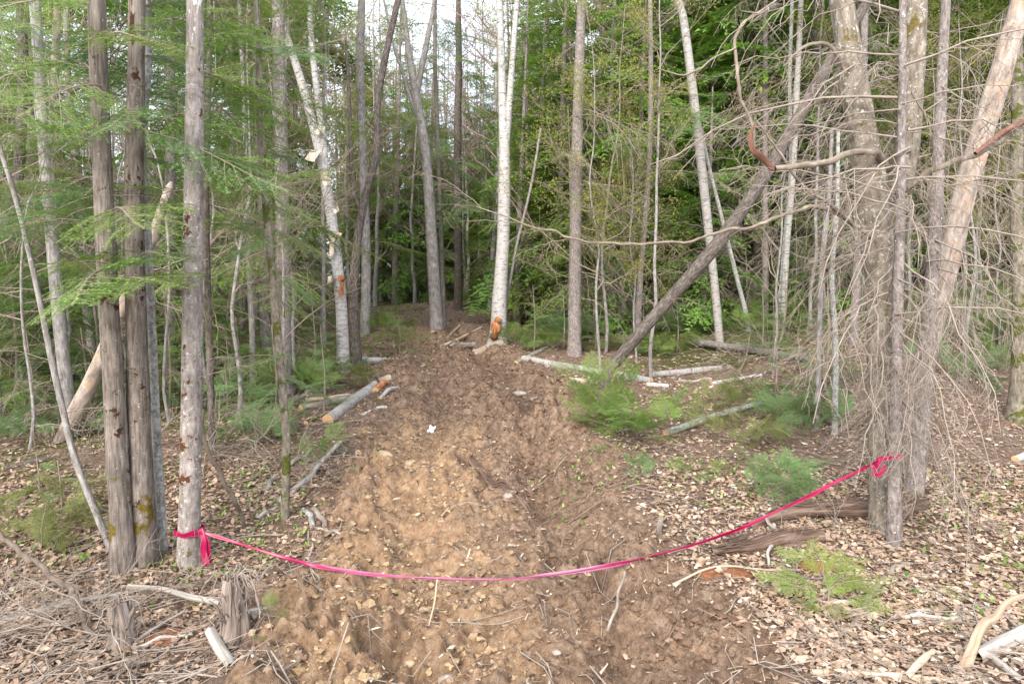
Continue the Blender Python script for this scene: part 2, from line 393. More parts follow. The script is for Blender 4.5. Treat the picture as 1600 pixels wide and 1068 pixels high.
MAT['fir_dark'] = leafy('dark_conifer_needles', [(0.0, (0.085, 0.155, 0.028)), (0.5, (0.155, 0.265, 0.045)), (1.0, (0.27, 0.39, 0.075))], 0.35)
MAT['spring'] = leafy('young_spring_leaves', [(0.0, (0.17, 0.20, 0.035)), (0.6, (0.30, 0.31, 0.05)), (1.0, (0.40, 0.38, 0.08))], 0.5)
MAT['herb'] = leafy('woodland_herb_leaves', [(0.0, (0.10, 0.17, 0.035)), (0.6, (0.21, 0.31, 0.07)), (1.0, (0.33, 0.42, 0.13))], 0.35)
MAT['litter'] = leafy('dry_fallen_leaves', [(0.0, (0.15, 0.10, 0.065)), (0.2, (0.28, 0.185, 0.12)), (0.46, (0.39, 0.268, 0.182)), (0.74, (0.49, 0.362, 0.265)), (0.93, (0.60, 0.49, 0.375)), (1.0, (0.68, 0.60, 0.50))], 0.12, 0.65, 0.3, .5, 0, 0)
MAT['needle_dead'] = leafy('olive_drying_needles', [(0.0, (0.12, 0.145, 0.04)), (0.6, (0.20, 0.245, 0.065)), (1.0, (0.30, 0.33, 0.10))], 0.3)

def soil_mat():
    m = M('churned_soil_and_forest_floor', 0.95, 0.1)
    g = m.node('NewGeometry').outputs['Position']
    tr = m.attr('trail', 'Fac'); tan = m.attr('tan', 'Fac')
    n1 = m.noise(g, 3.0, 6, 0.62); n2 = m.noise(g, 20, 9, 0.78); n3 = m.noise(g, 110, 3, 0.7)
    dark = m.ramp(n2, [(0.30, (0.085, 0.050, 0.032)), (0.48, (0.27, 0.175, 0.115)), (0.66, (0.46, 0.335, 0.24))])
    tanc = m.ramp(n2, [(0.28, (0.165, 0.09, 0.05)), (0.48, (0.40, 0.25, 0.145)), (0.66, (0.57, 0.41, 0.27))])
    mud = m.mix(m.ramp(m.math('ADD', tan, m.math('MULTIPLY', m.math('SUBTRACT', n1, 0.5), 2.2)), [(0.36, 0.0), (0.80, 1.0)]), dark, tanc)
    mud = m.mix(1.0, mud, m.ramp(m.noise(g, 5.5, 5, 0.7), [(0.34, 0.62), (0.5, 0.98), (0.66, 1.18)]), 'MULTIPLY')
    mud = m.mix(m.math('MULTIPLY', m.attr('damp', 'Fac'), m.ramp(m.noise(g, 9, 4, 0.7), [(0.35, 0.25), (0.6, 1.0)])), mud, m.ramp(n2, [(0.3, (0.06, 0.036, 0.025)), (0.6, (0.16, 0.105, 0.075))]))
    duff = m.ramp(n2, [(0.28, (0.075, 0.050, 0.036)), (0.48, (0.20, 0.135, 0.098)), (0.66, (0.38, 0.27, 0.20))])
    mossn = m.noise(g, 1.7, 5, 0.65)
    mossc = m.ramp(n3, [(0.3, (0.045, 0.055, 0.015)), (0.7, (0.15, 0.17, 0.04))])
    mg = m.attr('moss', 'Fac')
    duff = m.mix(m.ramp(m.math('ADD', mossn, m.math('MULTIPLY', mg, 0.34)), [(0.60, 0.0), (0.68, 0.85)]), duff, mossc)
    c = m.mix(m.ramp(m.math('ADD', tr, m.math('MULTIPLY', m.math('SUBTRACT', n2, .5), .5)), [(0.35, 0.0), (0.6, 1.0)]), duff, mud)
    c = m.mix(m.math('MULTIPLY', m.ramp(n3, [(0.60, 0.0), (0.72, 0.5)]), 0.8), c, (0.36, 0.29, 0.22))
    m.col(c)
    h = m.math('ADD', m.math('MULTIPLY', n2, 1.0), m.math('MULTIPLY', n3, 0.4))
    m.bump(h, 0.04, 1.0)
    return m.m
MAT['soil'] = soil_mat()
MAT['clod'] = None
def clod_mat():
    m = M('loose_soil_clods', 0.95, 0.1); v = m.node('NewGeometry').outputs['Position']; r = m.attr('rnd', 'Fac')
    n = m.noise(v, 60, 5, 0.7)
    a = m.ramp(r, [(0.0, (0.16, 0.10, 0.065)), (0.45, (0.26, 0.175, 0.12)), (0.55, (0.34, 0.23, 0.13)), (1.0, (0.48, 0.345, 0.20))])
    m.col(m.mix(1.0, a, m.ramp(n, [(0.3, 0.55), (0.7, 1.3)]), 'MULTIPLY')); m.bump(n, 0.01, .9); return m.m
MAT['clod'] = clod_mat()
MAT['stone'] = simple('dusty_stone', [(0.3, (0.20, 0.17, 0.14)), (0.6, (0.36, 0.31, 0.26)), (0.75, (0.46, 0.41, 0.35))], 20, 1)
MAT['tan_stone'] = simple('mud_coated_stone', [(0.3, (0.24, 0.17, 0.10)), (0.6, (0.40, 0.30, 0.19)), (0.75, (0.48, 0.38, 0.25))], 20, 1)

# ------------------------------------------------------------------ ground
def build_ground():
    ys = [-12.0, -8, -5, -2, 0, 1, 1.6, 2.0, 2.4]
    y = 2.6
    while y < 140:
        ys.append(y); y += max(0.013, (0.0046 if y < 9 else .009) * y) if y < 30 else 0.03 * y
    ys = np.array(ys)
    u = np.linspace(-1, 1, 470); u = np.sign(u) * (0.42 * np.abs(u) + 0.12 * np.abs(u) ** 2 + 0.46 * np.abs(u) ** 6)
    U, Y = np.meshgrid(u, ys)
    X = U * (1.25 * np.maximum(Y, 2.2) + 3 + np.maximum(0, -Y) * 1.0) * 1.0
    X = np.where(Y < 2.6, U * 12, X) if False else X
    Z = hground(X, Y)
    V = np.stack([X, Y, Z], -1).reshape(-1, 3)
    n, k = U.shape
    i = np.arange(n - 1)[:, None] * k; j = np.arange(k - 1)[None, :]
    Fq = np.stack([i + j, i + j + 1, i + k + j + 1, i + k + j], -1).reshape(-1, 4)
    mb = MB(); mb.add(V, Fq)
    me = mb.mesh('ground', MAT['soil'])
    x, y = V[:, 0], V[:, 1]
    tm = trail_mask(x, y)
    uu = (x - trail_c(y)) / trail_w(y)
    tan = np.clip(1.05 - np.abs(uu + 0.42) / 0.75, 0, 1) * (1 - sstep(6.6, 9.0, y)) * sstep(2.5, 4.3, y + 0.6)
    tan = np.clip(tan + 0.25 * np.exp(-((y - 3.3) / 0.8) ** 2) + 0.12, 0, 1)
    moss = sstep(0.5, 4, x) * sstep(9, 13, y) + 0.6 * sstep(-1.5, -4, x) * sstep(5, 8, y)
    damp = tm * (np.exp(-((uu - .46) / .22) ** 2) + .45 * np.exp(-((uu + .40) / .16) ** 2)) * np.clip(.6 + 1.5 * fbm(x * 1.5, y * .8, seed=77), 0, 1)
    for nm, a in (('trail', tm), ('tan', tan), ('moss', moss), ('damp', damp)):
        at_ = me.attributes.new(nm, 'FLOAT', 'POINT'); at_.data.foreach_set('value', a.astype(np.float32))
    tag(link('ground', me), kind='structure')
build_ground()

# ------------------------------------------------------------------ templates of boughs and twigs
def rot_to(d, up=(0, 0, 1), roll=0.0):
    """matrix whose x axis points along d"""
    x = np.asarray(d, float); x /= np.linalg.norm(x)
    y = np.cross(up, x); ny = np.linalg.norm(y)
    y = np.array([0, 1, 0.]) if ny < 1e-6 else y / ny
    z = np.cross(x, y)
    c, s = math.cos(roll), math.sin(roll)
    return np.stack([x, c * y + s * z, -s * y + c * z], 1)

def needle_batch(p0, d, nrm, length, width, r):
    """one slim triangle per row: from p0 along d"""
    side = np.cross(d, nrm); side /= np.linalg.norm(side, axis=1, keepdims=True) + 1e-9
    a = p0 + side * width[:, None] * .5; b = p0 - side * width[:, None] * .5; c = p0 + d * length[:, None]
    V = np.stack([a, b, c], 1).reshape(-1, 3)
    Fq = np.arange(len(V)).reshape(-1, 3)
    return V, Fq, np.repeat(r, 3)

def fir_bough(seed, L=1.0, needles=True, space=0.0085, sec_n=11, nl=0.020, nw=0.0050, droop=0.12, dens=1.0, wmul=1.0):
    """flat fir spray along +x: axis, side shoots, side twigs, needles. returns (needle MB, wood MB)"""
    r_ = np.random.default_rng(seed)
    nd, wd = MB(), MB()
    t = np.linspace(0, 1, 9)
    ax = np.stack([t * L, 0.05 * L * np.sin(t * 2.6 + r_.uniform(0, 3)), -droop * L * (t ** 2) * (1.2 - .4 * t) + 0.02 * np.sin(t * 5)], 1)
    tube(wd, ax, 0.0065 * L * (1 - t * .8), 4)
    twigs = [(ax, 0.55)]
    def on(P, s):
        s = np.clip(s, 0, 1) * (len(P) - 1); i = min(int(s), len(P) - 2); return P[i] + (P[i + 1] - P[i]) * (s - i), (P[i + 1] - P[i]) / np.linalg.norm(P[i + 1] - P[i])
    for k in range(sec_n):
        for sd_ in (-1, 1):
            s = 0.10 + 0.88 * (k + 0.5 * (sd_ > 0) + r_.uniform(-.2, .2)) / sec_n
            if s > 0.99 or r_.uniform() > dens: continue
            p, tg = on(ax, s)
            ang = math.radians(r_.uniform(48, 66)) * sd_
            d = np.array([tg[0] * math.cos(ang) - tg[1] * math.sin(ang), tg[0] * math.sin(ang) + tg[1] * math.cos(ang), tg[2] + r_.uniform(-.22, .16)])
            ln = L * (0.42 * (1 - s) ** 0.75 + 0.07) * r_.uniform(0.7, 1.15)
            q = np.linspace(0, 1, 5)
            S = p + np.outer(q * ln, d) + np.outer(q ** 2 * ln * 0.16, [0.8, 0, -0.7])
            tube(wd, S, 0.0028 * L * (1 - q * .7), 3)
            twigs.append((S, 0.2))
            m = max(1, int(ln / (0.042 * L)))
            for j in range(m):
                for s2 in (-1, 1):
                    ss = 0.12 + 0.85 * (j + r_.uniform(-.2, .5)) / m
                    pp, t2 = on(S, ss)
                    a2 = math.radians(r_.uniform(42, 62)) * s2
                    d2 = np.array([t2[0] * math.cos(a2) - t2[1] * math.sin(a2), t2[0] * math.sin(a2) + t2[1] * math.cos(a2), t2[2] + r_.uniform(-.3, .2)])
                    l2 = max(0.02 * L, ln * 0.36 * (1 - ss * .75) * r_.uniform(0.6, 1.2))
                    l2 = min(l2, 0.12 * L)
                    Q = pp + np.outer(np.array([0, .5, 1]) * l2, d2) + np.outer(np.array([0, .25, 1]) * l2 * .15, [.6, 0, -.8])
                    twigs.append((Q, 0.0))
    up = np.array([0, 0, 1.])
    for P, start in twigs:
        ln = np.linalg.norm(np.diff(P, axis=0), axis=1).sum()
        m = max(2, int(ln * (1 - start) / space))
        s = np.linspace(start, 1, m) * (len(P) - 1); i = np.minimum(s.astype(int), len(P) - 2)
        pts = P[i] + (P[i + 1] - P[i]) * (s - i)[:, None]
        tg = (P[i + 1] - P[i]); tg /= np.linalg.norm(tg, axis=1, keepdims=True)
        base = r_.uniform(0.15, 0.6)
        tipb = np.linspace(0, 0.3, m)
        for sd_ in (-1, 1):
            side = np.cross(up, tg) * sd_; side /= np.linalg.norm(side, axis=1, keepdims=True) + 1e-9
            d = tg * r_.uniform(.35, .75, (m, 1)) + side + up * r_.uniform(-.25, .5, (m, 1))
            d /= np.linalg.norm(d, axis=1, keepdims=True)
            l_ = nl * L ** .5 * r_.uniform(.7, 1.15, m); w_ = np.full(m, nw * wmul)
            nrm = np.tile(up, (m, 1)) + r_.uniform(-.6, .6, (m, 3))
            V, Fq, rr = needle_batch(pts, d, nrm, l_, w_, np.clip(base + tipb + r_.uniform(-.18, .18, m), 0, 1))
            nd.add(V, Fq, None, rr)
    return nd, wd

def coarse_bough(seed, L=1.0, n=11, m=6):
    r_ = np.random.default_rng(seed); out = []; col = []
    for k in range(n):
        for sd_ in (-1, 1):
            s = 0.12 + 0.86 * (k + .5 * (sd_ > 0)) / n
            p = np.array([s, 0.03 * math.sin(5 * s), -0.16 * s * s])
            ang = math.radians(r_.uniform(46, 68)) * sd_
            d = np.array([math.cos(ang), math.sin(ang), r_.uniform(-.35, .1)])
            ln = (0.44 * (1 - s) ** .7 + .08) * r_.uniform(.6, 1.2)
            for j in range(m):
                ss = (j + r_.uniform(0, 1)) / m
                q = p + d * ln * ss + np.array([.05, 0, -.08]) * ss * ss
                for s2 in (-1, 1):
                    a2 = ang + math.radians(r_.uniform(30, 65)) * s2
                    e = np.array([math.cos(a2), math.sin(a2), r_.uniform(-.5, .3)]); e /= np.linalg.norm(e)
                    l2 = r_.uniform(.05, .10); w = r_.uniform(.012, .022)
                    nn = np.array([r_.uniform(-.5, .5), r_.uniform(-.5, .5), 1.])
                    sv = np.cross(e, nn); sv /= np.linalg.norm(sv)
                    out += [q + sv * w, q - sv * w, q + e * l2]
                    c = np.clip(r_.uniform(.1, .75) + 0.25 * ss, 0, 1); col += [c, c, c]
    V = np.array(out) * L; return V, np.arange(len(V)).reshape(-1, 3), np.array(col)

def dead_bough(seed, sub=9, droop=0.5, curl=0.5):
    """bare drooping branch along +x, length 1"""
    r_ = np.random.default_rng(seed); mb = MB()
    t = np.linspace(0, 1, 8)
    y = 0.06 * np.sin(t * 3 + r_.uniform(0, 6)); z = 0.10 * t - droop * t ** 2.1
    P = np.stack([t, y, z], 1); P[1:] += r_.normal(0, .012, (7, 3))
    tube(mb, P, 0.0066 * (1 - t * .72), 4)
    for k in range(sub):
        s = 0.15 + 0.8 * (k + r_.uniform(-.3, .3)) / sub
        i = min(int(s * 7), 6); p = P[i] + (P[i + 1] - P[i]) * (s * 7 - i)
        ang = math.radians(r_.uniform(25, 70)) * (1 if r_.uniform() > .5 else -1)
        ln = r_.uniform(.2, .5) * (1.1 - s * .7)
        d = np.array([math.cos(ang), math.sin(ang), r_.uniform(-.8, .1)])
        q = np.linspace(0, 1, 6)
        S = p + np.outer(q * ln, d) + np.outer(q ** 2 * ln * curl, [0, 0, -r_.uniform(.3, 1)]) + np.vstack([np.zeros(3), r_.normal(0, .012, (5, 3))])
        tube(mb, S, 0.0030 * (1 - q * .6), 3)
        for j in range(r_.integers(1, 4)):
            ss = r_.uniform(.2, .9) * 5; i2 = min(int(ss), 4); pp = S[i2]
            d2 = d + r_.normal(0, .7, 3); d2 /= np.linalg.norm(d2); l2 = ln * r_.uniform(.2, .55)
            q2 = np.linspace(0, 1, 4)
            tube(mb, pp + np.outer(q2 * l2, d2) + np.outer(q2 ** 2 * l2 * .4, [0, 0, -1]), 0.0018 * (1 - q2 * .5), 3)
    return mb

def join_needles(mat_n, seed, **k):
    nd, wd = fir_bough(seed, **k)
    return nd.mesh('foliage', mat_n, False), wd.mesh('branch_wood', MAT['twig_brown'])
NEAR = {}
def near_boughs(key, mat, n=5, **k):
    NEAR[key] = [join_needles(MAT[mat], 100 + i * 7 + len(key), **k) for i in range(n)]
near_boughs('fir', 'fir_leaf', 5)
near_boughs('pale', 'fir_pale', 3, space=0.008)
near_boughs('blue', 'fir_blue', 4)
near_boughs('dying', 'needle_dead', 2, space=.010, dens=.7)
DEAD = [dead_bough(300 + i, sub=9 + i % 4, droop=(.35, .55, .75, .2)[i % 4], curl=(.4, .8, 1.1)[i % 3]).mesh('dead_branch', MAT['twig']) for i in range(8)]
DEADB = [dead_bough(350 + i, sub=8 + i % 4, droop=(.1, .3, .5)[i % 3]).mesh('dead_branch', MAT['twig_brown']) for i in range(5)]

def place(parent, me, p, d, s, roll=0.0, name='branch', base=(0, 0, 0)):
    R = rot_to(d, roll=roll); m = Matrix([list(R[0]), list(R[1]), list(R[2])])
    o = bpy.data.objects.new(name, me); COL.objects.link(o)
    o.location = Vector(p) - Vector(base); o.rotation_euler = m.to_euler(); o.scale = (s, s, s)
    if parent: o.parent = parent
    return o
def bough(parent, key, p, d, s, roll=0.0, base=(0, 0, 0), name='branch'):
    nm, wm = NEAR[key][rnd.randrange(len(NEAR[key]))]
    b = place(parent, wm, p, d, s, roll, name, base)
    f = bpy.data.objects.new('foliage', nm); COL.objects.link(f); f.parent = b
    return b

# ------------------------------------------------------------------ single trees, each from the course of its trunk
def px_path(pts, Y):
    """pts: (px, py[, dY]) from the base up"""
    return [at(p[0], p[1], Y + (p[2] if len(p) > 2 else 0)) for p in pts]

def tree(name, label, pts, widths, mat, Y=None, extra=0.0, seg=None, flare=0.35, group=None, furrow=0.05, rough=0.06, ff=9, sink=0.12, cat='tree', stems=(), ground=True, bump=0.0):
    """pts from the base up in photograph pixels; widths in pixels at the same points"""
    if Y is None: Y = gp(pts[0][0], pts[0][1])[1]
    P = px_path(pts, Y)
    R = [0.83 * w / 2 * (Y + (p[2] if len(p) > 2 else 0)) / F for w, p in zip(widths, pts)]
    b = P[0].copy()
    if ground:
        g = gz(b[0], b[1]); dd = (P[0] - P[1]) / np.linalg.norm(P[0] - P[1])
        P.insert(0, np.array([b[0], b[1], min(g, b[2])]) + np.array([dd[0], dd[1], 0]) * 0.05 - np.array([0, 0, sink])); R.insert(0, R[0] * 1.05)
        base = np.array([b[0], b[1], g])
    else: base = b
    if extra:
        d = (P[-1] - P[-2]) / np.linalg.norm(P[-1] - P[-2])
        P.append(P[-1] + d * extra); R.append(R[-1] * 0.55)
    near = Y < 6.5
    seg = seg or (36 if near else 18 if Y < 13 else 10)
    step = 0.035 if near else 0.09 if Y < 13 else 0.25
    t = thing(name, label, cat, tuple(base), group)
    mb = MB(); sd_ = int(abs(pts[0][0]) + Y * 10) % 97
    V, C, T = add_log(mb, P, R, seg=seg, step=step, rough=rough, furrow=furrow, flare=flare, seed=sd_, ff=ff, bump=bump)
    mb.shift(base); mb.build('trunk', MAT[mat], t)
    for spts, sw in stems:
        SP = px_path(spts, Y); SR = [0.83 * w / 2 * Y / F for w in sw]
        mb = MB(); add_log(mb, SP, SR, seg=max(8, seg - 8), step=step, rough=rough, furrow=furrow, seed=sd_ + 5, ff=ff, bump=bump)
        mb.shift(base); mb.build('limb', MAT[mat], t)
    return dict(t=t, base=base, P=np.array(P), R=R, Y=Y, C=C)

def along(tr, z):
    C = tr['C']; i = int(np.argmin(np.abs(C[:, 2] - z))); return C[i]
def dead_on(tr, n, z0, z1, s0, s1, meshes=None, az=None, spread=180, pitch=(-35, 10), name='dead_branch'):
    for k in range(n):
        z = z0 + (z1 - z0) * (k + rnd.random()) / n
        p = along(tr, z)
        a = math.radians((az if az is not None else 0) + rnd.uniform(-spread, spread))
        pt = math.radians(rnd.uniform(*pitch))
        d = (math.cos(a) * math.cos(pt), math.sin(a) * math.cos(pt), math.sin(pt))
        place(tr['t'], rnd.choice(meshes or DEAD), p, d, rnd.uniform(s0, s1), rnd.uniform(-.5, .5), name, tr['base'])
def live_on(tr, key, n, z0, z1, s0, s1, az=None, spread=180, pitch=(-25, 10)):
    for k in range(n):
        z = z0 + (z1 - z0) * (k + rnd.random()) / n
        p = along(tr, z)
        a = math.radians((az if az is not None else 0) + rnd.uniform(-spread, spread))
        pt = math.radians(rnd.uniform(*pitch))
        d = (math.cos(a) * math.cos(pt), math.sin(a) * math.cos(pt), math.sin(pt))
        bough(tr['t'], key, p, d, rnd.uniform(s0, s1), rnd.uniform(-.4, .4), tr['base'])

TR = {}
# left foreground clump
TR['cedar_a'] = tree('cedar_tree', 'dark brown fibrous trunk, the left one of two trunks joined at the base',
    [(192, 912), (188, 800), (180, 640), (170, 480), (162, 320), (156, 160), (150, 0)], [48, 40, 37, 35, 33, 31, 29], 'cedar', Y=4.25, extra=4, furrow=0.12, ff=16, flare=0.75)
TR['cedar_b'] = tree('cedar_tree', 'broad ridged grey-brown trunk joined at the base to the darker trunk beside it',
    [(224, 916), (222, 800), (216, 640), (212, 480), (209, 320), (212, 160), (214, 0)], [52, 45, 40, 36, 33, 30, 28], 'cedar', Y=4.35, extra=4, furrow=0.11, ff=14, flare=0.65)
TR['lich'] = tree('slender_tree', 'thin pale lichen-speckled trunk between the ridged trunk and the taped fir',
    [(256, 908), (250, 780), (243, 640), (236, 480), (229, 330), (222, 230), (232, 100), (230, 0)], [20, 17, 15, 14, 13, 13, 12, 11], 'lichen', Y=4.5, extra=3, furrow=0.03)
TR['fir_d'] = tree('fir_tree', 'smooth grey fir trunk with moss scabs that holds the knotted end of the pink tape',
    [(294, 912), (296, 800), (299, 640), (301, 480), (302, 320), (304, 160), (305, 0)], [45, 39, 37, 36, 34, 32, 30], 'fir', Y=4.35, extra=4, furrow=0.025, rough=0.05, bump=.12)
TR['lean_l'] = tree('slender_tree', 'thin lichened sapling leaning left out of the base of the two joined trunks',
    [(186, 893), (158, 820), (130, 752), (112, 700), (98, 640), (80, 560), (62, 470), (30, 330), (-10, 200)], [13, 13, 12, 12, 11, 11, 10, 9, 8], 'maple', Y=4.55, flare=.1)
TR['stem_j'] = tree('slender_tree', 'thin mossy grey trunk by the left edge of the churned track, bending left above',
    [(442, 862), (446, 770), (447, 690), (441, 610), (430, 480), (416, 330), (406, 200), (404, 60), (400, 0)], [18, 16, 16, 15, 14, 13, 12, 11, 10], 'mossy', Y=4.95, extra=2, flare=.25)
# left middle distance
TR['m1'] = tree('hardwood_tree', 'grey trunk with smooth bark farthest left beyond the fallen birch snag', [(118, 745), (108, 640), (92, 500), (78, 340), (66, 200), (56, 0)], [26, 23, 22, 20, 19, 17], 'maple', Y=7.2, extra=3)
TR['m2'] = tree('hardwood_tree', 'slim grey trunk just right of the smooth grey trunk at far left', [(84, 720), (96, 600), (90, 450), (80, 300), (62, 150), (50, 0)], [16, 15, 14, 13, 12, 11], 'lichen', Y=7.9, extra=3)
TR['m3'] = tree('hardwood_tree', 'dim brown trunk at the left edge with bark hanging loose', [(18, 700), (26, 560), (18, 400), (30, 250), (36, 100), (32, 0)], [24, 22, 20, 18, 17, 15], 'dark', Y=8.8, extra=3)
TR['m3b'] = tree('hardwood_tree', 'rough brown trunk behind the grey trunks at far left, reddish near its foot', [(72, 735), (62, 600), (60, 450), (70, 300), (84, 150), (90, 0)], [22, 20, 17, 15, 14, 13], 'snag', Y=9.4, extra=3)
TR['h'] = tree('spruce_tree', 'dark slim trunk half hidden behind the right side of the taped fir', [(330, 640), (325, 480), (322, 300), (326, 120), (328, 0)], [13, 12, 11, 10, 9], 'dark', Y=6.3, extra=2)
TR['i'] = tree('spruce_tree', 'straight grey-brown spruce behind the thin mossy trunk left of the track', [(446, 622), (443, 500), (441, 340), (438, 170), (434, 0)], [29, 27, 25, 24, 22], 'spruce', Y=8.6, extra=4)
TR['k'] = tree('birch_tree', 'leaning white birch with curls of peeling bark left of the track',
    [(536, 574), (533, 480), (523, 380), (508, 280), (488, 190), (462, 100), (438, 30), (428, 0)], [25, 21, 20, 18, 17, 14, 12, 11], 'birch', Y=10.3, extra=3, furrow=.02,
    stems=[([(512, 310), (506, 230), (496, 150), (487, 70), (484, 0), (482, -80)], [13, 13, 12, 11, 10, 8])])
TR['l'] = tree('hardwood_tree', 'dark crooked trunk directly behind the leaning peeling birch',
    [(556, 556), (552, 470), (558, 380), (570, 310), (588, 240), (590, 160), (604, 80), (622, 0)], [22, 18, 16, 14, 13, 13, 12, 11], 'dark', Y=11.2, extra=2,
    stems=[([(566, 330), (552, 300), (548, 220), (545, 140), (540, 60)], [9, 8, 7, 6, 5])])
TR['m'] = tree('hardwood_tree', 'straight grey trunk behind the dark crooked tree', [(570, 540), (572, 400), (567, 260), (563, 120), (565, 0)], [20, 18, 16, 15, 14], 'maple', Y=14, extra=3)
TR['n'] = tree('maple_tree', 'grey maple forking into two stems high beside the far end of the track',
    [(682, 500), (676, 400), (671, 310), (663, 220), (650, 150), (640, 90), (628, 0)], [26, 22, 20, 18, 15, 12, 9], 'maple', Y=15, extra=3,
    stems=[([(650, 150), (662, 90), (672, 40), (684, -20)], [12, 11, 9, 8]), ([(656, 190), (640, 150), (628, 110), (612, 60), (600, 0)], [7, 7, 6, 5, 4])])
TR['n2'] = tree('spruce_tree', 'thin brown trunk standing against the right side of the forked maple', [(694, 500), (690, 380), (685, 250), (680, 100), (680, 0)], [9, 8, 7, 7, 6], 'spruce', Y=16, extra=2)
TR['o'] = tree('spruce_tree', 'dark-barked far conifer behind the track, between the forked maple and the big birch', [(716, 470), (716, 350), (715, 200), (717, 100), (716, 0)], [16, 15, 14, 12, 9], 'dark', Y=21, extra=2)
TR['p'] = tree('birch_tree', 'tall white birch with an orange axe-cut notch at its foot beside the track',
    [(779, 522), (781, 460), (786, 380), (788, 300), (788, 230), (785, 150), (783, 70), (780, 0)], [33, 27, 24, 23, 20, 15, 13, 12], 'birch', Y=13.2, extra=3, furrow=.03,
    stems=[([(789, 250), (795, 170), (801, 90), (808, 0), (814, -80)], [13, 13, 11, 10, 8])])
TR['p2'] = tree('slender_tree', 'thin bare sapling leaning against the foot of the notched birch', [(783, 515), (795, 450), (808, 380), (830, 290), (845, 200)], [6, 6, 5, 5, 4], 'maple', Y=13.4)
TR['q'] = tree('spruce_tree', 'straight pale-grey spruce with knotty stubs right of the notched birch', [(898, 500), (899, 400), (900, 300), (903, 180), (906, 80), (909, 0)], [25, 23, 22, 20, 18, 16], 'spruce', Y=12.2, extra=3)
TR['r'] = tree('spruce_tree', 'slim brown trunk rising between the straight spruce and the leaning dark trunk', [(996, 520), (1003, 400), (1013, 280), (1017, 150), (1016, 0)], [12, 11, 10, 9, 8], 'spruce', Y=12.4, extra=2)
TR['r2'] = tree('spruce_tree', 'dim grey trunk just right of the slim brown trunk', [(1028, 470), (1032, 350), (1036, 200), (1036, 60), (1036, 0)], [12, 11, 10, 9, 9], 'lichen', Y=17, extra=2)
TR['s'] = tree('birch_tree', 'slender mottled white birch leaning left in the middle of the right-hand thicket', [(1124, 528), (1115, 430), (1106, 350), (1094, 240), (1080, 120), (1068, 30), (1060, 0)], [15, 15, 16, 17, 16, 14, 13], 'birch_grey', Y=12, extra=2, furrow=.02)
TR['t'] = tree('slender_tree', 'thin bare stem leaning parallel to the slender birch, on its right', [(1168, 500), (1148, 420), (1128, 340), (1108, 260), (1096, 200)], [9, 8, 7, 6, 5], 'lichen', Y=12.6)
TR['u'] = tree('leaning_tree', 'long dark trunk toppled diagonally across the thicket with its foot among the birch logs',
    [(948, 585), (1000, 520), (1060, 452), (1120, 382), (1180, 298), (1240, 198), (1300, 92), (1345, 20)], [22, 23, 24, 25, 24, 23, 21, 18], 'dark', Y=9.3, extra=1.5, flare=0.05, sink=.05)
TR['bb1'] = tree('birch_tree', 'pale thin birch in the thicket nearest the left side of the toppled trunk top', [(1224, 480), (1230, 380), (1240, 260), (1246, 130), (1252, 0)], [11, 11, 10, 10, 9], 'birch_grey', Y=12.5, extra=2)
TR['bb2'] = tree('slender_tree', 'slim grey stem twinned with the pale thin birch in the thicket', [(1218, 490), (1226, 380), (1236, 260), (1234, 130), (1238, 0)], [9, 8, 8, 7, 7], 'lichen', Y=13, extra=2)
TR['c1'] = tree('slender_tree', 'slim upright stem behind the drooping dead twigs, nearer the big forked tree', [(1304, 660), (1306, 540), (1300, 430), (1308, 330)], [11, 10, 9, 7], 'twiglich', Y=7.2) if False else tree('slender_tree', 'slim upright stem behind the drooping dead twigs, nearer the big forked tree', [(1304, 664), (1306, 540), (1300, 430), (1308, 330), (1310, 200)], [11, 10, 9, 8, 6], 'lichen', Y=7.2)
TR['c2'] = tree('slender_tree', 'slim upright stem behind the dead twigs, farther from the big forked tree', [(1277, 655), (1280, 540), (1284, 420), (1296, 300), (1300, 200)], [11, 9, 9, 8, 6], 'maple', Y=7.4)
# right foreground
TR['w'] = tree('beech_tree', 'big mottled tan tree that forks into two thick stems, pink tape tied round it',
    [(1384, 912), (1383, 800), (1380, 640), (1380, 500), (1374, 400), (1362, 300), (1346, 200), (1328, 90), (1314, 0)], [70, 56, 54, 54, 58, 58, 50, 46, 42], 'beech', Y=4.9, extra=3, furrow=.035, rough=.10, flare=.3,
    stems=[([(1384, 400), (1398, 320), (1414, 250), (1422, 170), (1428, 80), (1432, 0), (1436, -120)], [46, 42, 42, 42, 38, 36, 32])], bump=.15)
TR['x'] = tree('spruce_tree', 'thin grey spruce with drooping dead twigs standing against the big forked tree',
    [(1397, 902), (1397, 780), (1400, 640), (1403, 480), (1407, 320), (1410, 160), (1411, 0)], [28, 24, 20, 19, 17, 14, 12], 'spruce', Y=4.62, extra=1.5, furrow=.03, flare=.2)
TR['y'] = tree('spruce_tree', 'dark grey spruce behind the big forked tree and its dead twigs, on the right',
    [(1425, 800), (1436, 700), (1448, 560), (1458, 420), (1466, 260), (1472, 120), (1478, 0)], [36, 31, 27, 24, 21, 18, 16], 'spruce', Y=5.6, extra=2, furrow=.03)
TR['z'] = tree('dead_snag', 'leaning dead trunk with its bark peeled off in pale orange patches',
    [(1416, 740), (1428, 640), (1446, 560), (1466, 470), (1488, 380), (1516, 270), (1548, 165), (1580, 60), (1600, -10)], [40, 40, 37, 38, 40, 38, 38, 36, 33], 'snag', Y=6.1, extra=2, furrow=.06, rough=.12, bump=.2, flare=.1)
TR['aa'] = tree('spruce_tree', 'dark trunk with a moss-covered foot at the right edge', [(1590, 648), (1594, 560), (1592, 430), (1588, 300), (1590, 150), (1586, 0)], [36, 27, 22, 21, 20, 18], 'mossy', Y=7.5, extra=3, flare=.8)
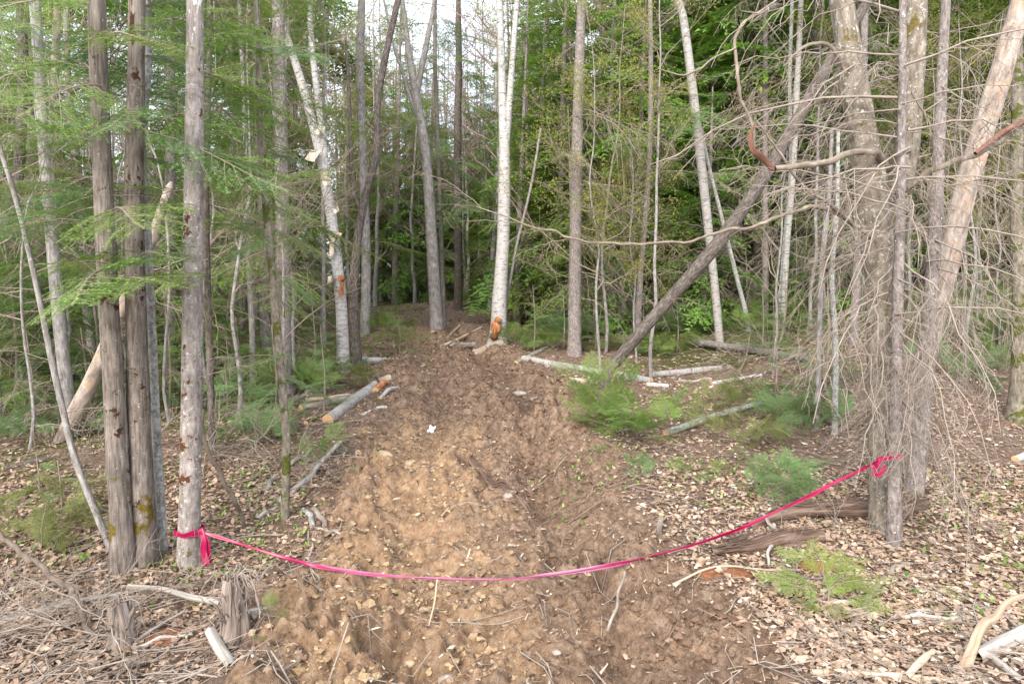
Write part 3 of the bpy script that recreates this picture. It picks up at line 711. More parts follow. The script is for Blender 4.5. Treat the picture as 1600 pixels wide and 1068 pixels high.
TR['g'] = tree('dead_snag', 'broken pale barkless snag leaning behind the left foreground trunks',
    [(86, 705), (120, 640), (150, 580), (196, 470), (232, 390), (262, 300), (268, 284)], [24, 30, 28, 22, 20, 15, 5], 'snag', Y=7.0, furrow=.06, flare=0, sink=.02)

# limbs of the big forked tree
def limb(tr, pts, widths, mat='limb', Y=None, seg=12, name='limb'):
    Y = Y or tr['Y']
    P = px_path(pts, Y); R = [0.7 * w / 2 * (Y + (p[2] if len(p) > 2 else 0)) / F for w, p in zip(widths, pts)]
    mb = MB(); add_log(mb, P, R, seg=seg, step=.03, rough=.25, furrow=.20, wob=.018, bump=.6, seed=int(pts[0][1]) % 50); mb.shift(tr['base'])
    for k in range(int(len(P) * .8)):
        i = rnd.randrange(1, len(P)); d = P[i] - P[i - 1]; d = d / np.linalg.norm(d) + np.array([rnd.uniform(-.6, .6), rnd.uniform(-.6, .6), rnd.uniform(-.8, .6)])
        place(tr['t'], rnd.choice(DEADB), P[i - 1] + (P[i] - P[i - 1]) * rnd.random(), d, rnd.uniform(.18, .45), rnd.uniform(-1, 1), 'dead_branch', tr['base'])
    return mb.build(name, MAT[mat], tr['t'])
W = TR['w']
limb(W, [(1384, 262, 0), (1366, 238, -.2), (1340, 236, -.3), (1300, 248, -.4), (1260, 260, -.5), (1208, 264, -.6)], [17, 16, 14, 14, 13, 12])
limb(W, [(1208, 264, -.6), (1190, 246, -.65), (1176, 232, -.7), (1172, 212, -.7), (1180, 196, -.72)], [12, 13, 14, 12, 4], 'red_limb')
limb(W, [(1212, 262, -.6), (1180, 240, -.6), (1176, 190, -.6), (1158, 150, -.6), (1150, 80, -.6), (1158, 45, -.6), (1200, 15, -.6), (1220, -10, -.6)], [6, 6, 6, 6, 7, 6, 5, 4])
limb(W, [(1150, 75, -.6), (1120, 90, -.6), (1090, 108, -.6), (1060, 116, -.6), (1030, 110, -.6)], [4, 4, 4, 3, 2])
limb(W, [(1372, 380, 0), (1335, 350, -.2), (1300, 322, -.3), (1250, 285, -.4), (1214, 236, -.45), (1180, 190, -.5)], [9, 9, 8, 7, 5, 3])
limb(W, [(1330, 345, -.2), (1282, 324, -.3), (1230, 335, -.4), (1170, 354, -.5), (1110, 368, -.6), (1040, 380, -.7), (940, 380, -.8), (860, 362, -.9), (800, 344, -1.0), (740, 320, -1)], [8, 8, 7, 7, 6, 6, 5, 4, 3, 2])
limb(W, [(1412, 300, 0), (1440, 278, .0), (1480, 258, .0), (1530, 238, .1), (1570, 212, .1), (1620, 180, .1)], [11, 13, 14, 13, 13, 13])
limb(W, [(1524, 240, .0), (1560, 212, .05), (1600, 190, .05), (1640, 168, .05)], [8, 12, 11, 9], 'red_limb')
limb(W, [(1345, 160, 0), (1300, 74, -.1), (1260, 74, -.1), (1225, 104, -.1)], [8, 8, 7, 3])

# ------------------------------------------------------------------ tape
def barrier_tape():
    pts = [(316, 831, 4.22), (360, 845, 4.2), (420, 864, 4.15), (500, 884, 4.10), (580, 896, 3.98), (650, 902, 3.90), (720, 905, 3.86), (790, 904, 3.86), (860, 897, 3.92), (930, 887, 4.02),
           (1000, 873, 4.18), (1070, 854, 4.24), (1140, 831, 4.30), (1210, 800, 4.36), (1270, 772, 4.42), (1325, 743, 4.48), (1374, 719, 4.53), (1404, 710, 4.53)]
    P = catmull([at(a, b, c) for a, b, c in pts], 420)
    mid = P[210].copy(); 
    t = thing('barrier_tape', 'bright pink plastic tape strung low across the track between two trees', 'tape', tuple(P[0]))
    m = M('pink_plastic_tape', 0.32, 0.5); r = m.attr('rnd', 'Fac'); v = m.attr('bc')
    w = m.noise(m.mapv(v, (3, 40, 1)), 3, 3)
    c = m.ramp(r, [(0.0, (0.40, 0.008, 0.075)), (0.5, (0.46, 0.03, 0.14)), (1.0, (0.58, 0.24, 0.36))])
    c = m.mix(m.ramp(w, [(.58, 0.), (.62, .5)]), c, (0.30, 0.01, 0.08)); m.col(c)
    tr = m.node('BsdfTranslucent'); m.L(c, tr.inputs['Color']); mx = m.node('MixShader'); mx.inputs[0].default_value = .25
    m.L(m.p.outputs[0], mx.inputs[1]); m.L(tr.outputs[0], mx.inputs[2]); m.L(mx.outputs[0], m.o.inputs['Surface'])
    T = np.gradient(P, axis=0); T /= np.linalg.norm(T, axis=1, keepdims=True)
    s = np.linspace(0, 1, len(P))
    tw = 0.9 + 1.1 * np.sin(s * 9) + 0.5 * np.sin(s * 31 + 1) + 0.25 * np.sin(s * 77)
    def strip(mb, P, T, tw, wid, fold, rr):
        up = np.array([0, 0, 1.]); side = np.cross(T, up); side /= np.linalg.norm(side, axis=1, keepdims=True)
        nn = np.cross(side, T)
        d = np.cos(tw)[:, None] * nn + np.sin(tw)[:, None] * side; e = np.cross(d, T)
        cols = []
        for q, off in ((-1, 0), (-.33, fold), (.33, -fold), (1, 0)): cols.append(P + d * (wid * q * .5)[:, None] + e * (off * wid)[:, None])
        V = np.stack(cols, 1).reshape(-1, 3); n = len(P)
        i = np.arange(n - 1)[:, None] * 4; j = np.arange(3)[None]
        L_ = np.r_[0, np.cumsum(np.linalg.norm(np.diff(P, axis=0), axis=1))]
        bc = np.stack([np.repeat(L_, 4), np.tile([0, .01, .02, .03], n), 0 * np.repeat(L_, 4)], 1)
        mb.add(V, np.stack([i + j, i + j + 1, i + 4 + j + 1, i + 4 + j], -1).reshape(-1, 4), bc, np.repeat(rr, 4))
    wid = 0.029 * (0.62 + 0.3 * np.sin(s * 17 + 2) ** 2 + .1 * np.sin(s * 60))
    rr = np.clip(1.25 * np.exp(-((s - 0.38) / 0.24) ** 2) + 0.15 * np.sin(s * 40), 0, 1)
    mb = MB(); strip(mb, P, T, tw, wid, 0.22, rr)
    P2 = P + np.stack([0 * s, 0 * s - .004, 0.006 * np.sin(s * 24)], 1)
    strip(mb, P2, T, tw + .9, wid * .8, .15, np.clip(rr - .2, 0, 1))
    mb.shift(P[0]); mb.build('tape_strand', m.m, t)
    def ring(c, rad, w, tilt, n=60, ph=0):
        a = np.linspace(0, 2 * np.pi, n) + ph
        Q = c + np.stack([np.cos(a) * rad, np.sin(a) * rad, tilt * np.cos(a) + .004 * np.sin(a * 5)], 1)
        TT = np.gradient(Q, axis=0); TT /= np.linalg.norm(TT, axis=1, keepdims=True)
        b = MB(); strip(b, Q, TT, 0.25 * np.sin(a * 3), np.full(n, w), .12, np.full(n, .02)); b.shift(P[0]); b.build('loop', m.m, t)
    cD = along(TR['fir_d'], at(296, 830, 4.35)[2]); ring(cD, 0.088, 0.032, -.006); ring(cD + [0, 0, .004], .090, .018, .012)
    cX = along(TR['x'], at(1400, 712, 4.62)[2]); ring(cX, 0.052, 0.026, .01)
    # hanging tail and knots
    def free(pts, w, name, rv=0.05, fold=.25):
        Q = catmull([at(*p) for p in pts], 40); TT = np.gradient(Q, axis=0); TT /= np.linalg.norm(TT, axis=1, keepdims=True)
        TT += np.array([1e-3, 0, 0]); b = MB(); q = np.linspace(0, 1, 40)
        up = np.array([1, 0, 0.2]); side = np.cross(TT, [0, 1, 0]); side /= np.linalg.norm(side, axis=1, keepdims=True)
        e = np.cross(side, TT); wv = w * (0.5 + .5 * np.sqrt(q))
        cols = [Q + side * (wv * k * .5)[:, None] + e * (o * wv)[:, None] for k, o in ((-1, 0), (-.33, fold), (.33, -fold), (1, 0))]
        V = np.stack(cols, 1).reshape(-1, 3); i = np.arange(39)[:, None] * 4; j = np.arange(3)[None]
        b.add(V, np.stack([i + j, i + j + 1, i + 4 + j + 1, i + 4 + j], -1).reshape(-1, 4), V, rv); b.shift(P[0]); b.build(name, m.m, t)
    free([(314, 826, 4.22), (318, 845, 4.20), (318, 862, 4.2), (323, 882, 4.19)], 0.045, 'tail')
    free([(317, 828, 4.22), (324, 845, 4.21), (326, 860, 4.21), (327, 876, 4.22)], 0.026, 'tail')
    free([(1376, 716, 4.5), (1371, 724, 4.48), (1366, 733, 4.47), (1368, 741, 4.47), (1376, 739, 4.48), (1384, 728, 4.5)], 0.034, 'tail')
    free([(1380, 712, 4.5), (1374, 722, 4.46), (1370, 732, 4.46)], 0.026, 'tail')
    free([(1370, 722, 4.51), (1385, 716, 4.5), (1404, 712, 4.5)], 0.03, 'tail')
    for c, rr_ in ((at(315, 830, 4.225), .016), (at(1374, 719, 4.5), .018)):
        u_ = np.linspace(0, np.pi, 9); w_ = np.linspace(0, 2 * np.pi, 12, endpoint=False); U_, W_ = np.meshgrid(u_, w_, indexing='ij')
        k_ = rr_ * (1 + .3 * np.sin(3 * W_ + 2 * U_)); V = np.stack([np.sin(U_) * np.cos(W_) * k_, np.sin(U_) * np.sin(W_) * k_, np.cos(U_) * k_ * 1.3], -1).reshape(-1, 3) + c
        i = np.arange(8)[:, None] * 12; j = np.arange(12)[None]; k2 = (j + 1) % 12
        b = MB(); b.add(V, np.stack([i + j, i + 12 + j, i + 12 + k2, i + k2], -1).reshape(-1, 4), V, .02); b.shift(P[0]); b.build('knot', m.m, t)
barrier_tape()

# ------------------------------------------------------------------ branches on the near trees
def targets(tr, key, lst):
    """boughs by where they leave and which way they reach: (px, py of root, px, py of tip, depth change, roll)"""
    for (a, b, c, d, dy, roll) in lst:
        p = at(a, b, tr['Y']); q = at(c, d, tr['Y'] + dy); L = np.linalg.norm(q - p)
        bough(tr['t'], key, p, (q - p) + np.array([0, 0, .1 * L]), L, roll, tr['base'])
targets(TR['cedar_a'], 'fir', [(160, 280, 60, 300, .6, .2), (165, 330, 230, 350, -.7, .3), (158, 120, 60, 90, .9, 0), (160, 60, 250, 60, -.6, .2), (175, 420, 60, 410, -.6, .35), (172, 420, 110, 470, -.9, .4), (175, 450, 250, 430, -.7, .2)])
targets(TR['fir_d'], 'fir', [(302, 300, 200, 330, .3, .3), (302, 180, 210, 210, .3, .2), (304, 120, 420, 150, .7, .1), (304, 60, 440, 60, .6, .1), (304, 30, 200, 40, -.2, .3), (303, 250, 420, 260, .9, .1),
    (304, 280, 370, 300, .1, .4), (304, 20, 380, 10, .1, .3), (303, 200, 400, 200, .4, .2), (303, 0, 420, -20, .4, .2), (303, -30, 190, -20, 0, .2)])
targets(TR['cedar_b'], 'blue', [(212, 60, 120, 130, .5, .2), (214, 90, 290, 100, .7, .2), (212, 180, 150, 200, -.7, .3), (212, 20, 300, -10, .5, 0), (210, 250, 290, 260, .6, .3), (212, 400, 290, 400, -.5, .2)])
targets(TR['stem_j'], 'blue', [(405, 150, 320, 200, 1, .2), (405, 240, 470, 250, .5, .2), (418, 350, 360, 370, .4, .3), (405, 80, 500, 80, .8, .2), (430, 430, 500, 470, .4, .3), (420, 380, 350, 400, -.5, .2), (440, 560, 370, 575, -.6, .3), (440, 590, 500, 610, .2, .3)])
live_on(TR['h'], 'fir', 12, 1.4, 5, .6, 1.2, pitch=(-30, 5)); live_on(TR['i'], 'fir', 20, 2.0, 7.5, .8, 1.5, pitch=(-30, 5))
dead_on(TR['h'], 6, .6, 2.4, .4, .8, DEADB); dead_on(TR['i'], 14, .9, 3.4, .5, 1.2, DEADB)
live_on(TR['m1'], 'blue', 12, 1.2, 5, .7, 1.3, pitch=(-35, 0)); live_on(TR['m2'], 'fir', 12, .9, 5, .7, 1.2, pitch=(-35, 0)); live_on(TR['m3'], 'fir', 10, 1.2, 6, .8, 1.3)
for k in ('m1', 'm2', 'm3', 'm3b'): dead_on(TR[k], 12, .6, 4.5, .6, 1.3, DEAD + DEADB)
live_on(TR['cedar_a'], 'fir', 6, 2.2, 4.2, .6, 1.1, pitch=(-30, 5)); live_on(TR['fir_d'], 'fir', 6, 2.5, 4.4, .6, 1.1, az=75, spread=75, pitch=(-30, 5)); live_on(TR['cedar_b'], 'blue', 8, 2.4, 4.4, .6, 1.2, az=90, spread=100, pitch=(-30, 5))
live_on(TR['m3b'], 'fir', 14, .8, 6, .8, 1.4, pitch=(-35, 0)); live_on(TR['l'], 'fir', 3, 3.5, 5, .6, 1.0, az=90, spread=60); live_on(TR['m'], 'fir', 5, 2.5, 5, .8, 1.5); live_on(TR['n2'], 'blue', 16, 2.5, 9, .8, 1.6); live_on(TR['r'], 'fir', 8, 3.5, 7, .7, 1.3)
dead_on(TR['cedar_a'], 5, 1.2, 2.6, .3, .6, DEADB, pitch=(-10, 25)); dead_on(TR['cedar_b'], 5, 1.3, 2.8, .3, .7, DEAD, pitch=(-10, 25))
dead_on(TR['fir_d'], 4, 1.2, 2.8, .3, .6, DEADB, pitch=(-10, 20)); dead_on(TR['lich'], 6, 1.2, 3, .2, .5, DEADB, pitch=(0, 40))
dead_on(TR['stem_j'], 7, .8, 2.8, .3, .7, DEADB, pitch=(-10, 40)); dead_on(TR['lean_l'], 5, .9, 2.2, .3, .5, DEADB, pitch=(0, 50))
dead_on(TR['k'], 4, 2.6, 5, .5, 1.2, DEADB, pitch=(0, 50)); dead_on(TR['l'], 8, 2.6, 6, .6, 1.2, DEADB, pitch=(0, 50)); dead_on(TR['n'], 8, 3, 7, .7, 1.4, DEADB, pitch=(0, 50)); dead_on(TR['m'], 8, 3, 7, .7, 1.4, DEADB, pitch=(-20, 50))
# the dead spruce twigs on the right
dead_on(TR['x'], 28, .75, 3.3, .5, 1.25, DEAD, pitch=(-45, 5))
dead_on(TR['x'], 20, .95, 2.1, .6, 1.05, [DEAD[1], DEAD[2], DEAD[5], DEAD[6]], pitch=(-62, -25)); dead_on(TR['y'], 10, 1.2, 2.4, .6, 1.1, [DEAD[1], DEAD[2]], pitch=(-60, -25))
dead_on(TR['x'], 14, 1.2, 3.4, .6, 1.2, DEAD, az=-100, spread=80, pitch=(-30, 15))
dead_on(TR['x'], 6, 2.2, 3.7, 1.1, 1.7, [DEAD[3], DEAD[7], DEAD[0], DEAD[4]], az=185, spread=28, pitch=(0, 18)); dead_on(TR['x'], 3, 2.2, 3.7, 1.1, 1.5, [DEAD[3], DEAD[7]], az=0, spread=28, pitch=(0, 18))
dead_on(TR['y'], 22, .9, 4.0, .5, 1.3, DEAD, pitch=(-40, 5))
dead_on(TR['w'], 7, 1.2, 3.4, .5, 1.1, DEAD + DEADB, pitch=(-25, 15))
dead_on(TR['z'], 12, 1.4, 3.6, .4, 1.0, DEAD, pitch=(-35, 10))
dead_on(TR['aa'], 16, 1.4, 5, .6, 1.4, DEAD, pitch=(-30, 10)); dead_on(TR['c1'], 14, 1.0, 3, .3, .8, DEAD); dead_on(TR['c2'], 14, 1.0, 3, .3, .8, DEAD)
dead_on(TR['q'], 22, 1.9, 6.5, .9, 1.9, DEAD, az=0, spread=80, pitch=(-35, 0)); dead_on(TR['q'], 8, 2.5, 7, .4, .9, DEADB, az=180, spread=60)
dead_on(TR['r'], 16, 1.7, 6.5, .6, 1.3, DEAD, pitch=(-35, 0)); dead_on(TR['r2'], 9, 2.2, 8, .8, 1.4, DEADB)
dead_on(TR['u'], 7, 1.4, 3.6, .3, .8, DEADB, pitch=(0, 60)); dead_on(TR['s'], 8, 2.4, 6, .5, 1, DEAD, pitch=(-10, 50)); dead_on(TR['bb1'], 7, 2, 6, .5, 1.1, DEAD); dead_on(TR['bb2'], 8, 2, 6, .5, 1.1, DEAD)
dead_on(TR['p'], 5, 5, 7.5, .5, 1, DEADB, pitch=(10, 50)); dead_on(TR['t'], 8, 1.8, 4, .3, .8, DEAD)
live_on(TR['r2'], 'fir', 16, 3, 9, .8, 1.4); live_on(TR['o'], 'fir', 20, 4, 10, 1, 1.8)
targets(TR['s'], 'blue', [(1100, 190, 1010, 195, -.4, .3), (1090, 180, 1170, 200, -.3, .3), (1098, 170, 1060, 210, -.9, .3)])

# loose bark on the leaning birch, notch on the tall one
def flakes(tr, lst, mat='paper_bark'):
    for (px, py, w, h, rz) in lst:
        c = at(px, py, tr['Y'] - 0.12); a = w * tr['Y'] / F; b = h * tr['Y'] / F
        u = np.linspace(-1, 1, 6); v = np.linspace(-1, 1, 4); U, Vv = np.meshgrid(u, v)
        X = U * a * .5; Z = Vv * b * .5 + 0.1 * b * U; Yy = -0.35 * a * (U + .2) ** 2 + .02 * Vv
        cc, ss = math.cos(rz), math.sin(rz)
        V = np.stack([X * cc - Z * ss, Yy, X * ss + Z * cc], -1).reshape(-1, 3) + c
        i = np.arange(3)[:, None] * 6; j = np.arange(5)[None]
        mb = MB(); mb.add(V, np.stack([i + j, i + j + 1, i + 7 + j, i + 6 + j], -1).reshape(-1, 4), V); mb.shift(tr['base']); mb.build('bark_curl', MAT[mat], tr['t'])
flakes(TR['k'], [(490, 244, 16, 18, -.5), (509, 278, 12, 22, .3), (526, 328, 10, 8, .5), (519, 388, 8, 24, 0), (521, 372, 12, 8, .8), (528, 366, 14, 6, -.3), (516, 436, 7, 10, 0), (505, 200, 10, 6, .1), (497, 205, 8, 9, .6)])
flakes(TR['k'], [(533, 434, 10, 8, .2), (535, 450, 8, 26, 0), (532, 457, 7, 12, .4)], 'notch')
def chunk(name, mat, c, size, seed, parent=None, base=(0, 0, 0), noise=.35, flat=1.0, seg=14):
    u_ = np.linspace(0.02, np.pi - .02, seg // 2 + 2); w_ = np.linspace(0, 2 * np.pi, seg, endpoint=False); U_, W_ = np.meshgrid(u_, w_, indexing='ij')
    x, y, z = np.sin(U_) * np.cos(W_), np.sin(U_) * np.sin(W_), np.cos(U_)
    k_ = 1 + noise * fbm(x * 1.4 + seed, y * 1.4, z * 1.4, 4, seed, .6)
    V = np.stack([x * k_ * size[0], y * k_ * size[1], z * k_ * size[2] * flat], -1).reshape(-1, 3)
    n = len(u_); i = np.arange(n - 1)[:, None] * seg; j = np.arange(seg)[None]; k2 = (j + 1) % seg
    mb = MB(); mb.add(V, np.stack([i + j, i + seg + j, i + seg + k2, i + k2], -1).reshape(-1, 4), V)
    o = mb.build(name, MAT[mat], parent, tuple(np.asarray(c) - np.asarray(base))); return o
for (px, py, w, h, mt) in ((775, 512, 14, 16, 'notch'), (772, 524, 11, 12, 'red_rot'), (778, 500, 10, 10, 'notch')):
    k = 13.0 / F; chunk('notch', mt, at(px, py, 13.0), (w * k * .6, .08, h * k * .6), px % 9, TR['p']['t'], TR['p']['base'])

# ------------------------------------------------------------------ fallen wood
def ragged(mb, mat, V, C, R):
    if mat != 'rotten' or len(C) < 12: return
    for k in range(70):          # lifted slivers of rotten wood
        i = rnd.randrange(1, len(C) - 8); a = rnd.uniform(-.5, 3.6); r = max(R) * rnd.uniform(.75, 1.15); o = np.array([rnd.uniform(-.01, .01), math.cos(a) * r * .9, math.sin(a) * r])
        m = rnd.randint(4, 8); q = np.linspace(0, 1, m)[:, None]; P = C[i:i + m] + o + q * np.array([0, rnd.uniform(-.02, .02), rnd.uniform(-.01, .035)])
        tube(mb, P, rnd.uniform(.003, .010) * (1 - .6 * np.abs(np.linspace(-1, 1, m))), 4)
def log(name, label, pts, widths, mat, cat='log', group=None, ends=True, seg=16, up=0.4, parts=(), furrow=.07, rough=.14, Ys=None, bend=0.0, body='bark'):
    """pts lie on the ground: (px, py[, lift in metres])"""
    P = []; R = []
    for i, (p, w) in enumerate(zip(pts, widths)):
        if Ys: q = at(p[0], p[1], Ys[i])
        else:
            q = gp(p[0], p[1]); 
        r = 0.9 * w / 2 * q[1] / F
        if not Ys: q = q + np.array([0, 0, r * up + (p[2] if len(p) > 2 else 0)])
        P.append(q); R.append(r)
    if cat == 'log' and mat != 'rotten' and len(P) > 2:
        for i in range(1, len(P) - 1):
            k = i / (len(P) - 1); P[i] = .25 * P[i] + .75 * (P[0] * (1 - k) + P[-1] * k)
    base = P[0].copy(); t = thing(name, label, cat, tuple(base), group)
    mb = MB(); V, C, T = add_log(mb, P, R, seg=seg, step=.03, rough=rough, furrow=furrow, seed=int(abs(pts[0][0])) % 61, wob=.006 if (cat == 'log' or mat in ('birch', 'pale_stick', 'birch_grey')) else .03, bump=.15, ff=26 if mat == 'rotten' else 9)
    ragged(mb, mat, V, C, R)
    mb.shift(base); mb.build(body, MAT[mat], t)
    if ends:
        for e, s in ((0, -1), (-1, 1)):
            b = MB(); disc(b, V[e] - base, C[e] - base, T[e] * s * .004); b.build('cut_end', MAT['cut' if ends is True else ends], t)
    return t, P, R
log('birch_log', 'thick pale birch log lying obliquely at the left edge of the track', [(512, 660), (548, 634), (586, 608)], [21, 20, 19], 'birch_grey')
log('fallen_log', 'brown-barked log ending under the thick pale birch log', [(470, 640), (505, 634), (556, 622)], [13, 12, 13], 'stick')
log('fallen_log', 'short log with torn yellow heartwood behind the thick pale birch log', [(478, 628), (510, 628), (545, 617)], [9, 10, 8], 'pale_stick')
log('fallen_branch', 'dull branch pointing away left behind the thick pale birch log', [(452, 632), (480, 618), (504, 610)], [9, 8, 8], 'stick', cat='branch')
log('fallen_branch', 'mossy stick in front of the lower end of the thick pale birch log', [(478, 662), (500, 650), (522, 642)], [8, 8, 7], 'mossy', cat='branch')
log('firewood_piece', 'orange-faced split chunk just right of the upper end of the thick birch log', [(586, 618), (602, 606)], [12, 12], 'notch', cat='wood')
log('firewood_piece', 'pale chunk with yellow cut wood behind the orange split chunk', [(592, 600), (610, 598)], [11, 12], 'pale_stick', cat='wood')
log('birch_branch', 'short white birch stick beyond the split chunks', [(594, 628), (608, 616), (620, 608)], [7, 7, 7], 'birch', cat='branch')
log('birch_branch', 'thin white birch stick nearer than the split chunks, on brown leaves', [(566, 655), (590, 647), (604, 645)], [6, 6, 6], 'birch', cat='branch')
log('birch_log', 'white birch log at the track side just beyond the leaning birch foot', [(556, 565), (586, 568), (622, 568)], [11, 11, 9], 'birch', ends=True)
log('cut_round', 'small cut log end with an orange face on the left bank of the track', [(538, 722), (560, 728)], [13, 14], 'dark', cat='log')
log('cut_round', 'dark little log butt beside the orange-faced one on the left bank', [(527, 716), (541, 724)], [11, 12], 'dark', cat='log')
log('fallen_branch', 'long grey branch slanting from the thin mossy trunk up toward the log pile', [(400, 818), (440, 790), (480, 756), (512, 722), (532, 700)], [12, 11, 11, 9, 8], 'weathered', cat='branch', ends=False)
log('fallen_branch', 'grey branch lying left of the thin mossy trunk', [(410, 772), (436, 742), (462, 722), (486, 706)], [10, 9, 8, 6], 'stick', cat='branch', ends=False)
log('fallen_branch', 'short birch branch near the thin mossy trunk, lichen on its bark', [(474, 806), (484, 818), (492, 830)], [9, 9, 9], 'lichen', cat='branch')
log('fallen_branch', 'short cut branch with an orange end beside the lichened one', [(490, 806), (500, 820), (506, 832)], [8, 9, 9], 'stick', cat='branch')
log('fallen_branch', 'short brown stick across the left margin of the churned mud', [(486, 838), (510, 842), (536, 853)], [6, 6, 5], 'stick', cat='branch', ends=False)
log('broken_branch', 'stout bent root-like branch bedded in the middle of the mud track', [(732, 720), (745, 736), (770, 752), (790, 764), (808, 768)], [12, 14, 14, 13, 10], 'rotten', cat='branch', ends=False, up=.7)
log('birch_log', 'white birch log nearest the track edge on the right, ending at the toppled trunk', [(818, 568), (860, 574), (905, 578), (942, 586)], [12, 13, 13, 12], 'birch_grey')
log('birch_log', 'white birch log just right of the foot of the toppled trunk', [(950, 586), (985, 592), (1018, 598)], [13, 14, 12], 'birch_grey')
log('birch_log', 'long white birch log farthest from the track, right of the toppled trunk', [(1018, 588), (1070, 583), (1128, 578)], [10, 12, 11], 'birch_grey')
log('birch_branch', 'short white birch piece in front of the long birch log', [(1010, 602), (1044, 604)], [9, 9], 'birch', cat='branch')
log('birch_branch', 'thin white birch pole between the long birch log and the drooping twigs', [(1112, 602), (1150, 594), (1190, 588)], [8, 8, 7], 'birch', cat='branch')
log('fallen_branch', 'flaky brown pole in front of the long white birch log', [(1060, 596), (1110, 593)], [6, 6], 'stick', cat='branch')
log('peeled_log', 'split yellow log lying in front of the birch log at the right of the track', [(890, 600), (918, 598), (944, 600)], [8, 9, 8], 'pale_stick', cat='log')
log('cut_log', 'barked log raised on the moss at the right with a pale sawn end', [(1072, 540), (1130, 545), (1190, 552), (1275, 572)], [12, 12, 12, 11], 'spruce', up=1.5)
log('fallen_log', 'greyish mossy log slanting behind the green brush heap', [(1040, 680), (1090, 660), (1140, 642), (1200, 630)], [13, 12, 11, 8], 'lichen', up=.8)
log('fallen_log', 'brown log tipped up toward the fir sprays right of the notched birch', [(806, 572), (832, 556), (864, 540)], [9, 9, 8], 'stick')
log('cut_log', 'fat sawn log with a yellow end lying at the foot of the notched birch', [(740, 548), (758, 546), (784, 545)], [15, 16, 17], 'snag')
log('cut_log', 'thinner log behind the fat sawn log at the birch foot', [(716, 542), (742, 538)], [9, 10], 'stick')
log('birch_branch', 'thin white birch stick on the bank of the track left of the sawn logs', [(676, 560), (700, 548), (716, 538)], [5, 5, 5], 'birch', cat='branch')
log('fallen_branch', 'long pale stick on the brown bank above the sawn logs', [(690, 545), (716, 530), (752, 514)], [6, 6, 6], 'pale_stick', cat='branch')
log('fallen_branch', 'short pale splinter higher up the brown bank', [(676, 528), (688, 515)], [6, 5], 'pale_stick', cat='branch')
log('fallen_branch', 'thin slanting stick halfway up the brown bank', [(700, 530), (718, 512)], [4, 4], 'pale_stick', cat='branch')
log('wooden_stake', 'short grey stub of a sapling standing upright right of the track above the tape', [(1033, 858), (1033, 830), (1034, 802)], [11, 10, 9], 'stick', cat='stake', Ys=[4.8, 4.8, 4.8])
log('broken_branch', 'grey stick poking upright out of the litter below the tape, right of centre', [(950, 985), (962, 940), (978, 895)], [6, 5, 4], 'stick', cat='branch', ends=False, Ys=[3.65, 3.7, 3.75])
log('broken_branch', 'thin pale stick poking up from the mud just left of centre below the tape', [(668, 985), (678, 945), (684, 905)], [3, 3, 2], 'pale_stick', cat='branch', ends=False, Ys=[3.65, 3.72, 3.8])
# right foreground wood
log('rotten_log', 'long crumbling brown log lying toward the foot of the big forked tree', [(1110, 870), (1170, 860), (1225, 852), (1285, 846)], [15, 24, 30, 22], 'rotten', ends=False, furrow=.25, rough=.25, up=.7, seg=24)
log('rotten_log', 'ragged upper rotten log with splintered bark reaching the forked tree', [(1170, 826), (1230, 812), (1300, 808), (1360, 806), (1432, 792)], [16, 27, 30, 28, 20], 'rotten', ends=False, furrow=.25, rough=.25, up=.9, seg=24)
log('rotten_log', 'crumbling red-brown log end just right of the forked tree foot', [(1400, 812), (1425, 800), (1446, 792)], [26, 26, 20], 'rotten', ends=False, furrow=.2, rough=.25, up=.8)
chunk('rotten_stump', 'red_rot', gp(1275, 888, .0), (.12, .10, .06), 3); tag(bpy.data.objects['rotten_stump'], 'red crumbly heap of rotted wood behind the bright green seedling', 'stump')
chunk('rotten_stump', 'red_rot', gp(1130, 908, -.02), (.17, .10, .035), 6, noise=.6); tag(bpy.data.objects['rotten_stump.001'], 'low rust-red patch of rotted wood below the crumbling log', 'stump')
log('fallen_branch', 'twisty pale-grey dead branch curling over the crumbling logs', [(1192, 818, .08), (1206, 834, .07), (1214, 850, .05), (1204, 866, .03), (1204, 886)], [6, 6, 7, 6, 5], 'weathered', cat='branch', ends=False)
log('fallen_branch', 'long pale stick reaching right from the rust-red patch', [(1050, 915, .02), (1120, 905, .02), (1190, 895, .02), (1250, 890)], [4, 4, 4, 3], 'pale_stick', cat='branch', ends=False)
log('fallen_branch', 'crooked pink-brown branch lying on leaves below the forked tree', [(1312, 998), (1345, 965), (1368, 930), (1385, 905), (1422, 884)], [9, 12, 11, 9, 7], 'limb', cat='branch', ends=False, up=.8)
log('fallen_branch', 'grey branch passing behind the bright green seedling', [(1262, 942), (1310, 942), (1350, 948), (1392, 962)], [7, 8, 8, 7], 'weathered', cat='branch', ends=False, up=.8)
log('fallen_branch', 'grey branch crossing the leaves right of the pink-brown branch', [(1390, 968), (1440, 972), (1490, 975), (1530, 968)], [7, 10, 9, 5], 'weathered', cat='branch', ends=False, up=.7)
log('fallen_branch', 'thin forked twig arching over the leaves right of the forked tree foot', [(1360, 988), (1420, 962), (1480, 968), (1530, 978)], [4, 5, 5, 3], 'stick', cat='branch', ends=False, up=1.2)
log('broken_branch', 'splintered orange-topped stick jutting up at the bottom right corner', [(1502, 1058), (1520, 1018), (1540, 975), (1560, 952), (1604, 930)], [19, 18, 15, 10, 8], 'peeled', cat='branch', ends=False, Ys=[3.12, 3.15, 3.2, 3.25, 3.3], rough=.3, furrow=.35)
log('weathered_log', 'silver-grey split log running off the right edge at the bottom', [(1524, 1036), (1562, 1014), (1620, 985)], [24, 27, 28], 'weathered', ends=False, furrow=.16, rough=.12, up=.6, seg=24)
